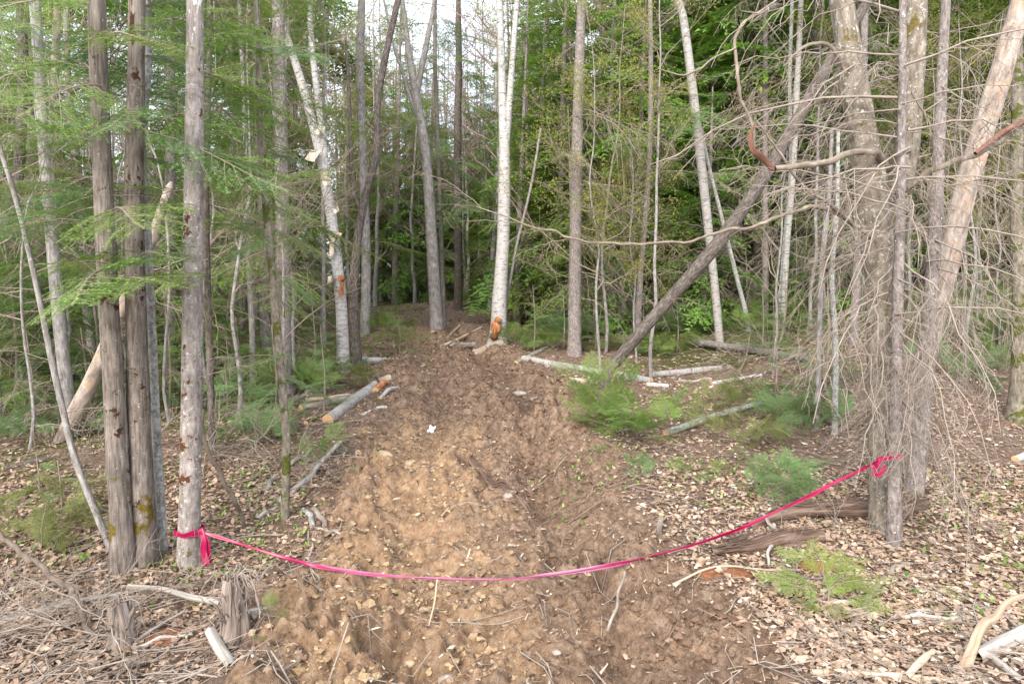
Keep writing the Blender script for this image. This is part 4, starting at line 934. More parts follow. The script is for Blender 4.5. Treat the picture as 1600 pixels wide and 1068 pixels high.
log('weathered_log', 'grey prong of wood below the silver-grey split log', [(1534, 1020), (1560, 1045), (1600, 1072)], [12, 14, 14], 'weathered', ends=False, furrow=.12, up=.6)
log('fallen_branch', 'pale stripped pole along the bottom edge, right of centre', [(1268, 1060), (1340, 1062), (1420, 1066), (1500, 1072)], [10, 12, 12, 11], 'pale_stick', cat='branch', ends=False, up=.8)
log('fallen_branch', 'short pale split stick propped on the stripped pole', [(1415, 1072, .02), (1440, 1050, .03), (1458, 1036, .04)], [11, 13, 9], 'pale_stick', cat='branch', ends=False, up=1)
log('birch_log', 'bit of white birch log on the slope at the far right edge', [(1586, 722), (1612, 712)], [13, 14], 'birch')
log('birch_log', 'white birch log on the far right slope behind the dead twigs', [(1486, 520), (1530, 512), (1580, 540)], [7, 7, 8], 'birch')
# left foreground wood
log('fallen_branch', 'dark bare branch arching down from the left edge to the small stump', [(-6, 885, .25), (40, 912, .18), (95, 950, .14), (135, 985, .05), (150, 1015)], [8, 9, 10, 11, 9], 'twig_dark', cat='branch', ends=False)
log('weathered_log', 'silvery dead pole along the left edge in front of the joined trunks', [(-8, 978), (40, 962), (85, 942), (130, 932), (200, 928)], [13, 13, 12, 10, 8], 'weathered', ends=False, up=1.2)
log('weathered_log', 'grey pole behind the small splintered stump, pointing at the shredded stump', [(200, 932, .05), (250, 928, .06), (300, 950, .04), (345, 958)], [9, 9, 11, 11], 'weathered', ends=False, up=1.2)
log('fallen_branch', 'thin grey pole lying above the silvery one at left', [(0, 948), (90, 918), (170, 888), (230, 870)], [4, 5, 5, 3], 'stick', cat='branch', ends=False, up=1.5)
log('fallen_branch', 'straight bleached stick slanting in the bottom left corner', [(30, 1070), (62, 1020), (94, 975)], [5, 6, 5], 'pale_stick', cat='branch', ends=False, up=2)
log('weathered_log', 'grey split wood slanting down at the bottom below the shredded stump', [(330, 1010), (345, 1040), (362, 1072)], [20, 20, 16], 'weathered', ends=False, furrow=.2, rough=.15, up=.8)
log('fallen_branch', 'grey branch lying right of the shredded stump', [(355, 1004), (390, 992), (420, 986)], [11, 10, 8], 'weathered', cat='branch', ends=False)
log('fallen_branch', 'long grey pole under the dark hollow between the two stumps', [(205, 1018), (250, 1008), (300, 1003)], [8, 9, 7], 'weathered', cat='branch', ends=False)
log('fallen_branch', 'grey twig propped over the dark hollow between the two stumps', [(210, 1012, .02), (245, 996, .06), (290, 980, .08)], [5, 6, 5], 'stick', cat='branch', ends=False)
log('fallen_log', 'dim brown log lying across the forest floor at far left', [(-5, 738), (40, 728), (80, 722)], [12, 13, 11], 'dark', ends=False)
log('fallen_log', 'yellowish mossy log at the left edge beside the olive brush', [(-8, 790), (30, 776), (60, 768)], [16, 16, 12], 'mossy', ends=False)
log('bent_sapling', 'dark reddish sapling bowing down right of the taped fir', [(388, 846), (372, 800), (346, 742), (322, 698), (318, 640)], [7, 7, 8, 7, 6], 'twig_dark', cat='sapling', ends=False, Ys=[4.9, 4.8, 4.75, 4.7, 4.7])
log('fallen_branch', 'curved pale root looping at the left edge of the track below the tape', [(482, 846), (486, 890), (495, 925), (475, 958), (440, 960)], [3, 4, 4, 4, 3], 'stick', cat='branch', ends=False, up=1.5)

def stump(name, label, px, py, h, w, mat, seed, slivers=26, strands=30):
    """a splintered stump: core and standing slivers"""
    c = gp(px, py); t = thing(name, label, 'stump', tuple(c))
    r_ = np.random.default_rng(seed)
    mb = MB(); n = 9; zz = np.linspace(-.05, h * .8, n)
    P = np.stack([0.01 * np.sin(zz * 20), 0 * zz, zz], 1); R = w * (.9 - .35 * zz / h)
    v, f, bc, V, C, T = log_geo(P, R, seg=28, step=.02, rough=.25, furrow=.5, flare=.3, seed=seed, ff=26)
    mb.add(v, f, bc); mb.build('core', MAT[mat], t)
    b = MB(); disc(b, V[-1] - 0, C[-1], np.array([0, 0, -.02])); b.build('broken_top', MAT['rotten'], t)
    for k in range(slivers):
        a = r_.uniform(0, 6.28); rr = w * r_.uniform(.55, 1.0); hh = h * r_.uniform(.35, .95)
        q = np.linspace(0, 1, 7); lean = r_.uniform(-.05, .14)
        P = np.stack([np.cos(a) * (rr * (1 - .25 * q) + lean * q ** 3 * h * 2), np.sin(a) * (rr * (1 - .25 * q) + lean * q ** 3 * h * 2), hh * q - lean * q ** 4 * h], 1) + r_.normal(0, .002, (7, 3))
        mb = MB(); tube(mb, P, r_.uniform(.005, .016) * (1 - .7 * q ** 2), 5); mb.build('splinter', MAT[mat], t)
    for k in range(strands):
        a = r_.uniform(0, 6.28); q = np.linspace(0, 1, 8); o = r_.uniform(.5, 2.6) * w; dp = h * r_.uniform(.1, .7)
        P = np.stack([np.cos(a) * (w * .2 + o * q ** .7), np.sin(a) * (w * .2 + o * q ** .7), h * (.82 + .15 * np.sin(q * 2.2)) - dp * q ** 2.2], 1) + np.cumsum(r_.normal(0, .006, (8, 3)), 0)
        mb = MB(); tube(mb, P, r_.uniform(.0015, .004), 3); mb.build('strand', MAT['twig'], t)
    return t
stump('tree_stump', 'small splintered grey-brown stump in front of the joined trunks', 188, 1012, 0.28, 0.062, 'stump_wood', 3, 22, 12)
stump('tree_stump', 'shredded fibrous stump with drooping strands left of the track at the bottom', 366, 1016, 0.36, 0.062, 'stump_wood', 9, 34, 26)
chunk('rotten_stump', 'red_rot', gp(255, 1000, 0), (.10, .10, .035), 12, noise=.7); tag(bpy.data.objects['rotten_stump.002'], 'rust-brown decayed wood in the dark hollow between the two stumps', 'stump')

# stones and litter one can point at
for i, (px, py, w, h, mt, lb) in enumerate([
    (600, 746, 15, 9, 'tan_stone', 'tan blocky stone on the left shoulder of the track'), (700, 1052, 20, 10, 'stone', 'flat grey stone at the bottom of the track'),
    (794, 778, 9, 8, 'stone', 'small grey stone at the end of the bent branch in the mud'), (868, 730, 8, 5, 'tan_stone', 'little stone in the right rut above the tape'),
    (560, 620, 6, 5, 'stone', 'small stone among the logs left of the track'), (842, 612, 16, 6, 'stone', 'pale flattish stone at the right edge of the upper track'),
    (812, 618, 14, 5, 'stone', 'pale dusty stone left of another at the right edge of the upper track'), (860, 624, 7, 6, 'tan_stone', 'rounded tan stone below the pale stones by the upper track'),
    (640, 745, 10, 6, 'tan_stone', 'muddy stone in the yellow soil at mid track'), (640, 1030, 10, 6, 'tan_stone', 'small muddy stone at the bottom left of the track'), (870, 1030, 9, 5, 'stone', 'small grey stone at the bottom right of the track')]):
    c = gp(px, py); k = c[1] / F
    o = chunk('stone', mt, c + np.array([0, 0, h * k * .25]), (w * k * .9, w * k * .6, h * k * .9), i + 3, noise=.45, seg=12)
    tag(o, lb, 'stone')
def paper():
    c = gp(674, 657, .02); mb = MB(); g = np.linspace(-1, 1, 7); U, Vv = np.meshgrid(g, g)
    V = np.stack([U * .035 + .01 * Vv, Vv * .05, .035 + .03 * Vv + .014 * np.sin(U * 3 + Vv * 4)], -1).reshape(-1, 3)
    i = np.arange(6)[:, None] * 7; j = np.arange(6)[None]
    mb.add(V, np.stack([i + j, i + j + 1, i + 8 + j, i + 7 + j], -1).reshape(-1, 4), V)
    m = M('white_paper'); m.col((.8, .8, .8)); o = mb.build('paper_scrap', m.m, None, tuple(c)); tag(o, 'small crumpled white scrap lying on the mud track', 'litter')
paper()

# ------------------------------------------------------------------ boughs on the ground and small firs
def brush(name, label, px, py, n, key, size, spreadr, cat='brush', lift=0.05, pitch=(-5, 35), az=None, group=None):
    c = gp(px, py); t = thing(name, label, cat, tuple(c), group); n = int(n * 2.1); size *= .62; pitch = (pitch[0] + 5, pitch[1] + 15)
    for k in range(n):
        a = rnd.uniform(0, 6.28) if az is None else math.radians(az + rnd.uniform(-60, 60)); q = spreadr * math.sqrt(rnd.random())
        p = np.array([c[0] + q * math.cos(a * 3.1), c[1] + .8 * q * math.sin(a * 2.3), 0]); p[2] = gz(p[0], p[1]) + lift * rnd.uniform(.3, 2.2) * (1 + 2.5 * size)
        pt = math.radians(rnd.uniform(*pitch)); d = (math.cos(a) * math.cos(pt), math.sin(a) * math.cos(pt), math.sin(pt))
        bough(t, key, p, d, size * rnd.uniform(.65, 1.25), rnd.uniform(-.9, .9), c)
    return t
brush('fir_brush', 'big heap of cut green fir boughs at the right edge of the track', 985, 690, 26, 'fir', .62, .45, pitch=(0, 50), lift=.08)
brush('fir_brush', 'green boughs on top of the heap next to the toppled trunk foot', 950, 650, 14, 'fir', .55, .35, pitch=(10, 60), lift=.10)
brush('fir_brush', 'low green boughs right of the big heap, near the slanting log', 1090, 660, 14, 'dying', .5, .5)
brush('fir_brush', 'yellowing boughs in front of the upper forked tree twigs', 1170, 700, 16, 'dying', .5, .55)
brush('fir_brush', 'bluish green fir boughs behind the rising pink tape', 1225, 790, 18, 'blue', .42, .26, pitch=(5, 55), lift=.08)
brush('fir_brush', 'green fir branches behind the dead twigs and the blue-green boughs', 1250, 670, 22, 'blue', .62, .5, pitch=(5, 50))
brush('fir_brush', 'small grey-green tuft of boughs right of the track below the big heap', 1000, 762, 6, 'blue', .25, .10, pitch=(20, 60))
brush('fir_brush', 'fir twigs fallen on the leaves between the big heap and the tape', 1100, 750, 7, 'fir', .28, .22)
brush('fir_brush', 'green boughs heaped at the foot of the straight pale spruce', 880, 530, 18, 'blue', .9, .7, pitch=(5, 50))
brush('fir_brush', 'green boughs behind the birch logs', 1030, 555, 14, 'fir', .7, .8, pitch=(5, 40))
brush('fir_brush', 'low greenery behind the raised sawn log', 1190, 520, 14, 'fir', .8, 1.0, pitch=(5, 50))
brush('fir_brush', 'dark green boughs on the slope right of the forked tree', 1520, 590, 16, 'blue', .7, .7, pitch=(5, 40))
brush('fir_brush', 'green boughs beside the birch log farther up the right slope', 1545, 540, 14, 'fir', .8, .8, pitch=(5, 40))
brush('fir_brush', 'green boughs on the far left of the thick pale birch log', 400, 690, 18, 'blue', .55, .45, pitch=(5, 45))
brush('fir_brush', 'fir boughs by the straight spruce left of the log pile', 470, 610, 20, 'fir', .7, .6, pitch=(5, 50))
brush('fir_brush', 'olive boughs between the leaning birch and the thick birch log', 545, 606, 12, 'dying', .55, .4, pitch=(5, 45))
brush('fir_brush', 'small sprig of green by the cut rounds on the left bank', 500, 722, 6, 'fir', .32, .14, pitch=(5, 40))
brush('fir_brush', 'olive heap of drying boughs at the left edge', 50, 850, 16, 'dying', .42, .35, pitch=(5, 40))
brush('fir_brush', 'drying olive boughs farther back at the left edge', 100, 800, 12, 'dying', .45, .4, pitch=(5, 40))
brush('fir_brush', 'greenery at the foot of the dark crooked tree', 600, 552, 12, 'dying', .6, .6, pitch=(10, 60))
brush('fir_brush', 'low bushy fir sprouts beyond the track end on the left', 600, 520, 10, 'fir', .6, .8, pitch=(10, 60))
brush('fir_brush', 'low fir sprouts beside the notched birch on its left', 735, 480, 12, 'fir', .8, 1.0, pitch=(20, 70))
brush('fir_sprig', 'yellow-green sprig at the bottom left of the track by the shredded stump', 418, 1030, 4, 'dying', .16, .05, cat='sprig', pitch=(20, 60))

for a in [('fir boughs scattered at the foot of the grey trunks at far left', 60, 690, 12, 'blue', .5, .6), ('green boughs between the two joined trunks and the pale snag', 150, 660, 12, 'fir', .5, .5),
          ('green boughs behind the taped fir, low down', 330, 640, 14, 'blue', .55, .5), ('greenery behind the straight spruce left of the track', 420, 590, 16, 'fir', .8, .9),
          ('ferny green boughs behind the toppled trunk, near the slim brown trunk', 1060, 520, 16, 'blue', .8, .9), ('green boughs under the young firs right of the notched birch', 835, 545, 14, 'fir', .7, .7),
          ('green low boughs on the bank behind the raised sawn log', 1130, 500, 14, 'fir', .9, 1.1), ('drying boughs under the drooping twigs by the slanting log', 1150, 640, 14, 'dying', .55, .5)]:
    brush('fir_brush', *a, pitch=(5, 50))
def fir_small(label, px, py, h, key, name='fir_sapling', group=None, s=1.0, n=None, Y=None, lift=0):
    c = gp(px, py) if Y is None else np.array([at(px, py, Y)[0], Y, 0]); c[2] = gz(c[0], c[1])
    t = thing(name, label, 'young fir', tuple(c), group)
    mb = MB(); q = np.linspace(0, 1, 8); P = np.stack([.02 * np.sin(q * 4) * h, .02 * np.cos(q * 3) * h, q * h - .03], 1)
    tube(mb, P, .012 * h ** .7 * (1 - .8 * q) + .002, 7); mb.build('trunk', MAT['twig_brown'], t)
    n = n or int(h * 14)
    for k in range(n):
        z = .10 + .88 * k / n; a = k * 2.4 + rnd.uniform(-.4, .4); L = (h * .42 * (1 - z) + .10) * rnd.uniform(.7, 1.15) * s
        pt = math.radians(rnd.uniform(-18, 18) + 30 * z); i = min(int(z * 7), 6); p = P[i] + (P[i + 1] - P[i]) * (z * 7 - i)
        bough(t, key, p, (math.cos(a) * math.cos(pt), math.sin(a) * math.cos(pt), math.sin(pt)), L, rnd.uniform(-.3, .3))
    return t
def seedling():
    c = gp(1290, 945); t = thing('fir_seedling', 'bright yellow-green fir seedling sprawling below the forked tree', 'seedling', tuple(c))
    for (dx, dy, dz, az, pt, s) in [(0, 0, .05, 20, 35, .30), (0, 0, .05, 160, 40, .34), (-.05, 0, .10, 200, 15, .30), (.05, 0, .12, -10, 20, .32), (0, 0, .15, 90, 50, .26), (-.1, .05, .12, 150, 5, .28), (.1, -.02, .06, -60, 10, .26),
            (.05, 0, .18, 60, 30, .22), (-.1, 0, .04, 230, 5, .28), (-.15, 0, .12, 170, 20, .26), (0, -.05, .04, -100, 12, .24), (.12, 0, .1, 10, 0, .24), (-.05, .1, .22, 120, 10, .24), (.02, .03, .2, 0, 20, .25)]:
        a, p_ = math.radians(az), math.radians(pt)
        bough(t, 'pale', (c[0] + dx, c[1] + dy, c[2] + dz), (math.cos(a) * math.cos(p_), math.sin(a) * math.cos(p_), math.sin(p_)), s, rnd.uniform(-.4, .4), c)
    mb = MB(); q = np.linspace(0, 1, 6); tube(mb, np.stack([.02 * np.sin(q * 5), 0 * q, q * .26 - .02], 1), .006 * (1.2 - q), 6); mb.build('stem', MAT['twig_brown'], t)
seedling()
for args in [('small blue-green fir in front of the foot of the straight pale spruce', 880, 545, 1.2, 'blue'), ('young fir behind the birch log end at the right of the track', 845, 500, 1.9, 'fir'),
             ('young fir left of the slim brown trunk in the thicket', 960, 510, 2.2, 'fir'), ('young fir beyond the toppled trunk and the slim brown trunk', 1070, 500, 2.6, 'fir'),
             ('knee-high fir in leaf litter behind the joined trunks', 95, 800, .42, 'blue'), ('little fir at far left beside the mossy log', 60, 770, .36, 'fir'),
             ('young fir at the left of the leaning birch foot', 490, 585, 1.3, 'blue'), ('young fir between the taped fir and the thin mossy trunk', 375, 655, 1.2, 'blue'),
             ('small fir at the track side beyond the white log left', 624, 560, .7, 'fir'), ('young fir right of the drooping twigs, by the slim stems', 1290, 610, 1.5, 'blue'),
             ('young fir under the slim stems near the blue-green boughs', 1210, 640, 1.2, 'blue'), ('dense young fir on the slope beyond the leaning snag', 1500, 545, 1.8, 'blue'),
             ('young fir behind the toppled trunk near the pale thin birch', 1180, 480, 2.4, 'fir'), ('tall young fir at the left edge behind the grey trunks', 20, 640, 2.6, 'fir'),
             ('young fir close to the notched birch on its right', 825, 505, 1.6, 'blue'), ('young fir behind the straight pale spruce', 925, 485, 2.4, 'fir'), ('young fir well behind the toppled trunk', 1010, 470, 2.6, 'blue'),
             ('young fir behind the slender leaning birch', 1100, 475, 2.4, 'fir'), ('young fir on the slope behind the raised sawn log', 1240, 500, 2.2, 'blue'),
             ('young fir left of the broken pale snag', 150, 640, 2.0, 'blue'), ('young fir close behind the lichen-speckled trunk', 262, 640, 1.8, 'fir')]:
    fir_small(*args)

# ------------------------------------------------------------------ tree kinds farther off
def coarse_tree(seed, H=14, z0=2.0, rmax=1.9, density=1.0, mat='fir_dark'):
    r_ = np.random.default_rng(seed)
    tm = [coarse_bough(seed * 5 + i) for i in range(5)]
    nd = MB(); tw = MB(); z = z0
    while z < H - .15:
        rel = (z - z0) / (H - z0); Lm = rmax * (1 - rel) ** .75 + .12
        if rel < .12: Lm *= .6 + 3 * rel
        nb = int(r_.integers(3, 6) * density + .5)
        a0 = r_.uniform(0, 6.28)
        for k in range(nb):
            a = a0 + k * 6.28 / max(nb, 1) + r_.uniform(-.4, .4); L = Lm * r_.uniform(.55, 1.15)
            pt = math.radians(-22 + 38 * rel + r_.uniform(-12, 12))
            d = (math.cos(a) * math.cos(pt), math.sin(a) * math.cos(pt), math.sin(pt))
            R = rot_to(d, roll=r_.uniform(-.4, .4)); V, Fq, c = tm[r_.integers(5)]
            o = np.array([0, 0, z + r_.uniform(-.1, .1)])
            nd.add((V * L) @ R.T + o, Fq, None, c)
            q = np.linspace(0, 1, 4); tube(tw, (np.stack([q, 0 * q, -.16 * q * q], 1) * L * .8) @ R.T + o, .012 * (1 - .7 * q), 3)
        z += r_.uniform(.22, .36) / density
    for k in range(40):           # dead lower branches
        z = r_.uniform(.6, z0 + 1.8); a = r_.uniform(0, 6.28); L = r_.uniform(.5, 1.3); q = np.linspace(0, 1, 5)
        dr = r_.uniform(.1, .5)
        P = np.stack([np.cos(a) * q * L, np.sin(a) * q * L, z - dr * L * q ** 2], 1); tube(tw, P, .009 * (1 - .7 * q), 3)
        for j in range(5):
            s = r_.uniform(.2, 1); p = np.array([np.cos(a) * s * L, np.sin(a) * s * L, z - dr * L * s * s]); d2 = r_.normal(0, 1, 3) * [1, 1, .5] + [0, 0, -.6]; d2 /= np.linalg.norm(d2)
            tube(tw, np.stack([p, p + d2 * .18, p + d2 * .32 + [0, 0, -.05]]), .005, 3)
    tr = MB(); q = np.linspace(0, 1, 14); P = np.stack([.12 * np.sin(q * 3 + seed), .12 * np.cos(q * 2.3), q * H - .2], 1)
    v, f, bc, *_ = log_geo(P, (.105 + .02 * r_.uniform(-1, 1)) * (1 - .85 * q), seg=9, step=.35, rough=.1, furrow=.08, seed=seed, flare=.3); tr.add(v, f, bc)
    return tr, tw, nd
def bare_tree(seed, H=12, leaves=0, r0=.085, wig=.09, nl=21):
    r_ = np.random.default_rng(seed); tr = MB(); tw = MB(); lf = MB()
    q = np.linspace(0, 1, 12); bx = np.cumsum(r_.normal(r_.normal(0, wig * .5), wig * .6, 12)); by = np.cumsum(r_.normal(0, wig * .6, 12)); bx -= bx[0]; by -= by[0]
    P = np.stack([bx, by, q * H - .2], 1); R = r0 * (1 - .85 * q)
    v, f, bc, *_ = log_geo(P, R, seg=9, step=.3, rough=.1, furrow=.05, seed=seed, flare=.2); tr.add(v, f, bc)
    LP = []
    def grow(p, d, L, r, lv):
        n = 6; t = np.linspace(0, 1, n); w = np.cumsum(r_.normal(0, .05 * L, (n, 3)), 0); w -= w[0]
        S = p + np.outer(t * L, d) + w + np.outer(t ** 2 * L * .12, [0, 0, 1]); tube(tw, S, r * (1 - .7 * t), 4 if lv == 0 else 3)
        if lv >= 2: LP.append(S[3]); LP.append(S[-1]); return
        for k in range((7, 5)[lv]):
            s = r_.uniform(.25, 1) * (n - 1); i = min(int(s), n - 2); d2 = d + r_.normal(0, .55, 3); d2 /= np.linalg.norm(d2)
            grow(S[i] + (S[i + 1] - S[i]) * (s - i), d2, L * r_.uniform(.3, .6), r * .45, lv + 1)
    for k in range(nl):
        s = r_.uniform(.22, 1) * 11; i = min(int(s), 10); p = P[i] + (P[i + 1] - P[i]) * (s - i); a = r_.uniform(0, 6.28)
        d = np.array([math.cos(a), math.sin(a), r_.uniform(.2, 1.2)]); d /= np.linalg.norm(d)
        grow(p, d, r_.uniform(1.0, 2.6) * (1.1 - .5 * s / 11), R[i] * .4 + .004, 0)
    if leaves:
        LP = np.array(LP)[r_.random(len(LP)) < .9]; K = leaves; pts = np.repeat(LP, K, 0) + r_.normal(0, .09, (len(LP) * K, 3))
        d = r_.normal(0, 1, pts.shape); d /= np.linalg.norm(d, axis=1, keepdims=True); V, Fq, rr = needle_batch(pts, d, r_.normal(0, 1, pts.shape), r_.uniform(.03, .06, len(pts)), np.full(len(pts), .03), r_.random(len(pts)))
        lf.add(V, Fq, None, rr)
    return tr, tw, (lf if leaves else None)
KIND = {}
def kind(key, parts, mats):
    KIND[key] = []
    for tr, tw, nd in parts:
        KIND[key].append([('trunk', tr.mesh('trunk', MAT[mats[0]])), ('bare_twigs', tw.mesh('bare_twigs', MAT[mats[1]]))] + ([('crown', nd.mesh('crown', MAT[mats[2]], False))] if nd else []))
kind('conifer', [coarse_tree(1, 15, 2.0, 1.9, 1.15), coarse_tree(2, 13, 1.4, 1.8, 1.15), coarse_tree(3, 16, 2.6, 2.1, 1.1), coarse_tree(4, 12, .9, 1.7, 1.15)], ('spruce', 'twig_brown', 'fir_dark'))
kind('hemlock', [coarse_tree(11, 9, .5, 1.7, .8), coarse_tree(12, 7, .3, 1.6, .8), coarse_tree(13, 5, .3, 1.3, .9)], ('spruce', 'twig_brown', 'fir_leaf'))
kind('bare', [bare_tree(21, 13), bare_tree(22, 12), bare_tree(23, 11)], ('maple', 'twig_brown'))
kind('leafing', [bare_tree(31, 11, 3, .05), bare_tree(32, 8, 4, .035)], ('maple', 'twig_brown', 'spring'))
def stamp(key, x, y, name, label, cat, group, s=1.0, hz=1.0, dz=0, v=None):
    z = gz(x, y); t = thing(name, label, cat, (x, y, z + dz), group, rnd.uniform(0, 6.28))
    if v is None: v = rnd.randrange(len(KIND[key]))
    for nm, me in KIND[key][v]:
        o = link(nm, me, t, sc=(s, s, s * hz))
        if nm == 'bare_twigs': o['kind'] = 'stuff'
    return t
def dead_spruce(seed, H=12, n=60):
    r_ = np.random.default_rng(seed); tr, tw = MB(), MB(); q = np.linspace(0, 1, 12)
    P = np.stack([.10 * np.sin(q * 3 + seed), .1 * np.cos(q * 2.3), q * H - .2], 1)
    v, f, bc, *_ = log_geo(P, .07 * (1 - .8 * q), seg=8, step=.35, rough=.1, furrow=.08, seed=seed, flare=.3); tr.add(v, f, bc)
    tm = []
    for me in DEAD:
        a = np.zeros(len(me.vertices) * 3, np.float32); me.vertices.foreach_get('co', a)
        fq = np.zeros(len(me.polygons) * 4, np.int32); me.polygons.foreach_get('vertices', fq); tm.append((a.reshape(-1, 3), fq.reshape(-1, 4)))
    for k in range(n):
        z = .9 + (H * .62) * (k + r_.random()) / n; a = r_.uniform(0, 6.28); pt = r_.uniform(-.75, .1); L = r_.uniform(.7, 1.5)
        R = rot_to((math.cos(a) * math.cos(pt), math.sin(a) * math.cos(pt), math.sin(pt)), roll=r_.uniform(-.5, .5)); V, fq = tm[r_.integers(len(tm))]
        tw.add((V * L) @ R.T + [0, 0, z], fq)
    nd = MB(); bt = [coarse_bough(seed * 3 + i) for i in range(3)]
    for k in range(70):
        z = H * (.52 + .48 * k / 70); a = r_.uniform(0, 6.28); pt = r_.uniform(-.5, .2); L = 1.4 * (1.02 - k / 70) ** .6 + .1
        R = rot_to((math.cos(a) * math.cos(pt), math.sin(a) * math.cos(pt), math.sin(pt)), roll=r_.uniform(-.5, .5)); V, fq, c = bt[r_.integers(3)]
        nd.add((V * L) @ R.T + [0, 0, z], fq, None, c)
    return tr, tw, nd
kind('deadspruce', [dead_spruce(41), dead_spruce(42, 10, 70), dead_spruce(43, 13, 55)], ('spruce', 'twig', 'fir_dark'))
kind('sapling', [bare_tree(51, 7, 0, .028, .10, 9), bare_tree(52, 6, 0, .022, .10, 9), bare_tree(53, 6.5, 0, .034, .10, 10)], ('maple', 'twig_brown', 'spring'))
LBL = {
 'lm': ('budding_tree', 'budding hardwood with tiny yellow-green leaves', 'young tree', 'budding hardwoods behind the track end'),
 'dr': ('spruce_tree', 'spruce with a skirt of bare dead twigs', 'spruce', 'dead-skirted spruces right of the track'),
 'dl': ('spruce_tree', 'spruce with a skirt of bare dead twigs', 'spruce', 'dead-skirted spruces left of the track'),
 'sl': ('bare_sapling', 'thin leafless sapling', 'sapling', 'leafless saplings left of the track'),
 'sr': ('bare_sapling', 'thin leafless sapling', 'sapling', 'leafless saplings right of the track'),
 'fw': ('hemlock_tree', 'low-branched evergreen far back', 'evergreen tree', 'evergreens at the back of the woods'),
 'cr': ('conifer_tree', 'dark green conifer', 'conifer tree', 'conifers standing right of the track'),
 'cm': ('conifer_tree', 'green conifer', 'conifer tree', 'conifers behind the far end of the track'),
 'cl': ('conifer_tree', 'green conifer', 'conifer tree', 'conifers in the woods left of the track'),
 'hl': ('hemlock_tree', 'low-branched evergreen', 'evergreen tree', 'low evergreens left of the track'),
 'hm': ('hemlock_tree', 'low-branched evergreen', 'evergreen tree', 'low evergreens behind the track end'),
 'hr': ('hemlock_tree', 'low-branched evergreen', 'evergreen tree', 'low evergreens right of the track'),
 'bl': ('bare_tree', 'leafless grey hardwood', 'tree', 'leafless hardwoods left of the track'),
 'bm': ('bare_tree', 'leafless grey hardwood', 'tree', 'leafless hardwoods behind the track end'),
 'br': ('bare_tree', 'leafless grey hardwood', 'tree', 'leafless hardwoods right of the track'),
 'lr': ('budding_tree', 'budding hardwood with tiny yellow-green leaves', 'young tree', 'budding hardwoods in the right thicket'),
 'll': ('budding_tree', 'slim hardwood with tiny yellow-green leaves', 'young tree', 'budding hardwoods left of the track'),
}
placed = []; FAR = []
MARKS = [(10, 'the left edge'), (90, 'the grey trunks at far left'), (180, 'the two joined trunks'), (240, 'the lichen-speckled trunk'), (302, 'the taped fir'), (370, 'the dark slim trunk'), (435, 'the thin mossy trunk'),
  (515, 'the peeling birch'), (590, 'the dark crooked tree'), (670, 'the forked maple'), (730, 'the dark far conifer'), (790, 'the notched birch'), (850, 'the thin propped sapling'), (903, 'the straight pale spruce'), (960, 'the young fir thicket'), (1012, 'the slim brown trunk'),
  (1060, 'the toppled trunk'), (1100, 'the slender leaning birch'), (1170, 'the red broken limb'), (1240, 'the pale thin birch'), (1300, 'the slim upright stems'), (1370, 'the big forked tree'), (1450, 'the dark grey spruce'), (1510, 'the peeled leaning snag'), (1590, 'the moss-footed tree'), (1680, 'the right edge')]
def finish_labels():
    byl = {}
    for t, px, y, lb in FAR:
        mk = min(MARKS, key=lambda m: abs(m[0] - px))[1]
        d = 'just behind' if y < 13 else 'standing behind' if y < 20 else 'well behind' if y < 28 else 'far behind'
        byl.setdefault((lb.replace(' far back', ''), d, mk), []).append((px, t))
    for (lb, d, mk), v in byl.items():
        v.sort(key=lambda a: a[0])
        for i, (px, t) in enumerate(v):
            o = '' if len(v) == 1 else (', left one', ', right one')[i] if len(v) == 2 else ', ' + ('leftmost', 'second from left', 'third from left', 'fourth from left', 'fifth from left', 'sixth from left', 'seventh from left', 'eighth from left', 'ninth from left')[min(i, 8)]
            L = f'{lb} {d} {mk}{o}'
            t['label'] = L if len(L.split()) <= 16 else L.replace('standing behind', 'behind').replace('just behind', 'behind').replace('with a skirt of bare dead twigs', 'skirted with dead twigs')
def scatter(key, lk, n, pxr, yr, s=(.85, 1.15), gap=.9, hz=(.9, 1.1)):
    k = 0; tries = 0
    while k < n and tries < n * 60:
        tries += 1
        px = rnd.uniform(*pxr); y = yr[0] + (yr[1] - yr[0]) * rnd.random(); x = (px - 800) / F * y
        if abs(x - trail_c(y)) < 1.7 + .04 * y and y < 25: continue
        if (y < 12.8 and (465 < px < 640 or 1040 < px < 1160)) or (y < 9.8 and 600 < px < 1360): continue
        if any((x - a) ** 2 + (y - b) ** 2 < gap * gap for a, b in placed): continue
        placed.append((x, y)); nm, lb, ct, gr = LBL[lk]
        FAR.append((stamp(key, x, y, nm, lb, ct, gr, rnd.uniform(*s), rnd.uniform(*hz)), px, y, lb)); k += 1
scatter('conifer', 'cr', 30, (830, 1750), (14.5, 24), gap=1.3)
scatter('conifer', 'cr', 34, (800, 1750), (24, 40), gap=1.6)
scatter('conifer', 'cm', 18, (560, 860), (26, 42), gap=1.5, s=(.6, .9))
scatter('conifer', 'cl', 10, (-150, 560), (13, 26), gap=1.8, s=(.4, .65))
scatter('conifer', 'cl', 24, (-150, 600), (26, 42), gap=1.8, s=(.4, .68))
scatter('hemlock', 'hl', 16, (-150, 540), (9.5, 22), gap=1.5, s=(.6, .9))
scatter('hemlock', 'hm', 22, (540, 880), (21, 36), gap=1.2, s=(.9, 1.4))
scatter('hemlock', 'hr', 16, (860, 1750), (13.5, 24), gap=1.2, s=(.5, .9))
scatter('bare', 'bl', 22, (-150, 560), (9, 34), gap=1.0)
scatter('bare', 'bm', 12, (560, 800), (23, 40), gap=1.0)
scatter('bare', 'br', 7, (820, 1700), (16, 30), gap=1.0)
scatter('leafing', 'lr', 9, (880, 1600), (9.5, 16), gap=1.0, s=(.5, .9))
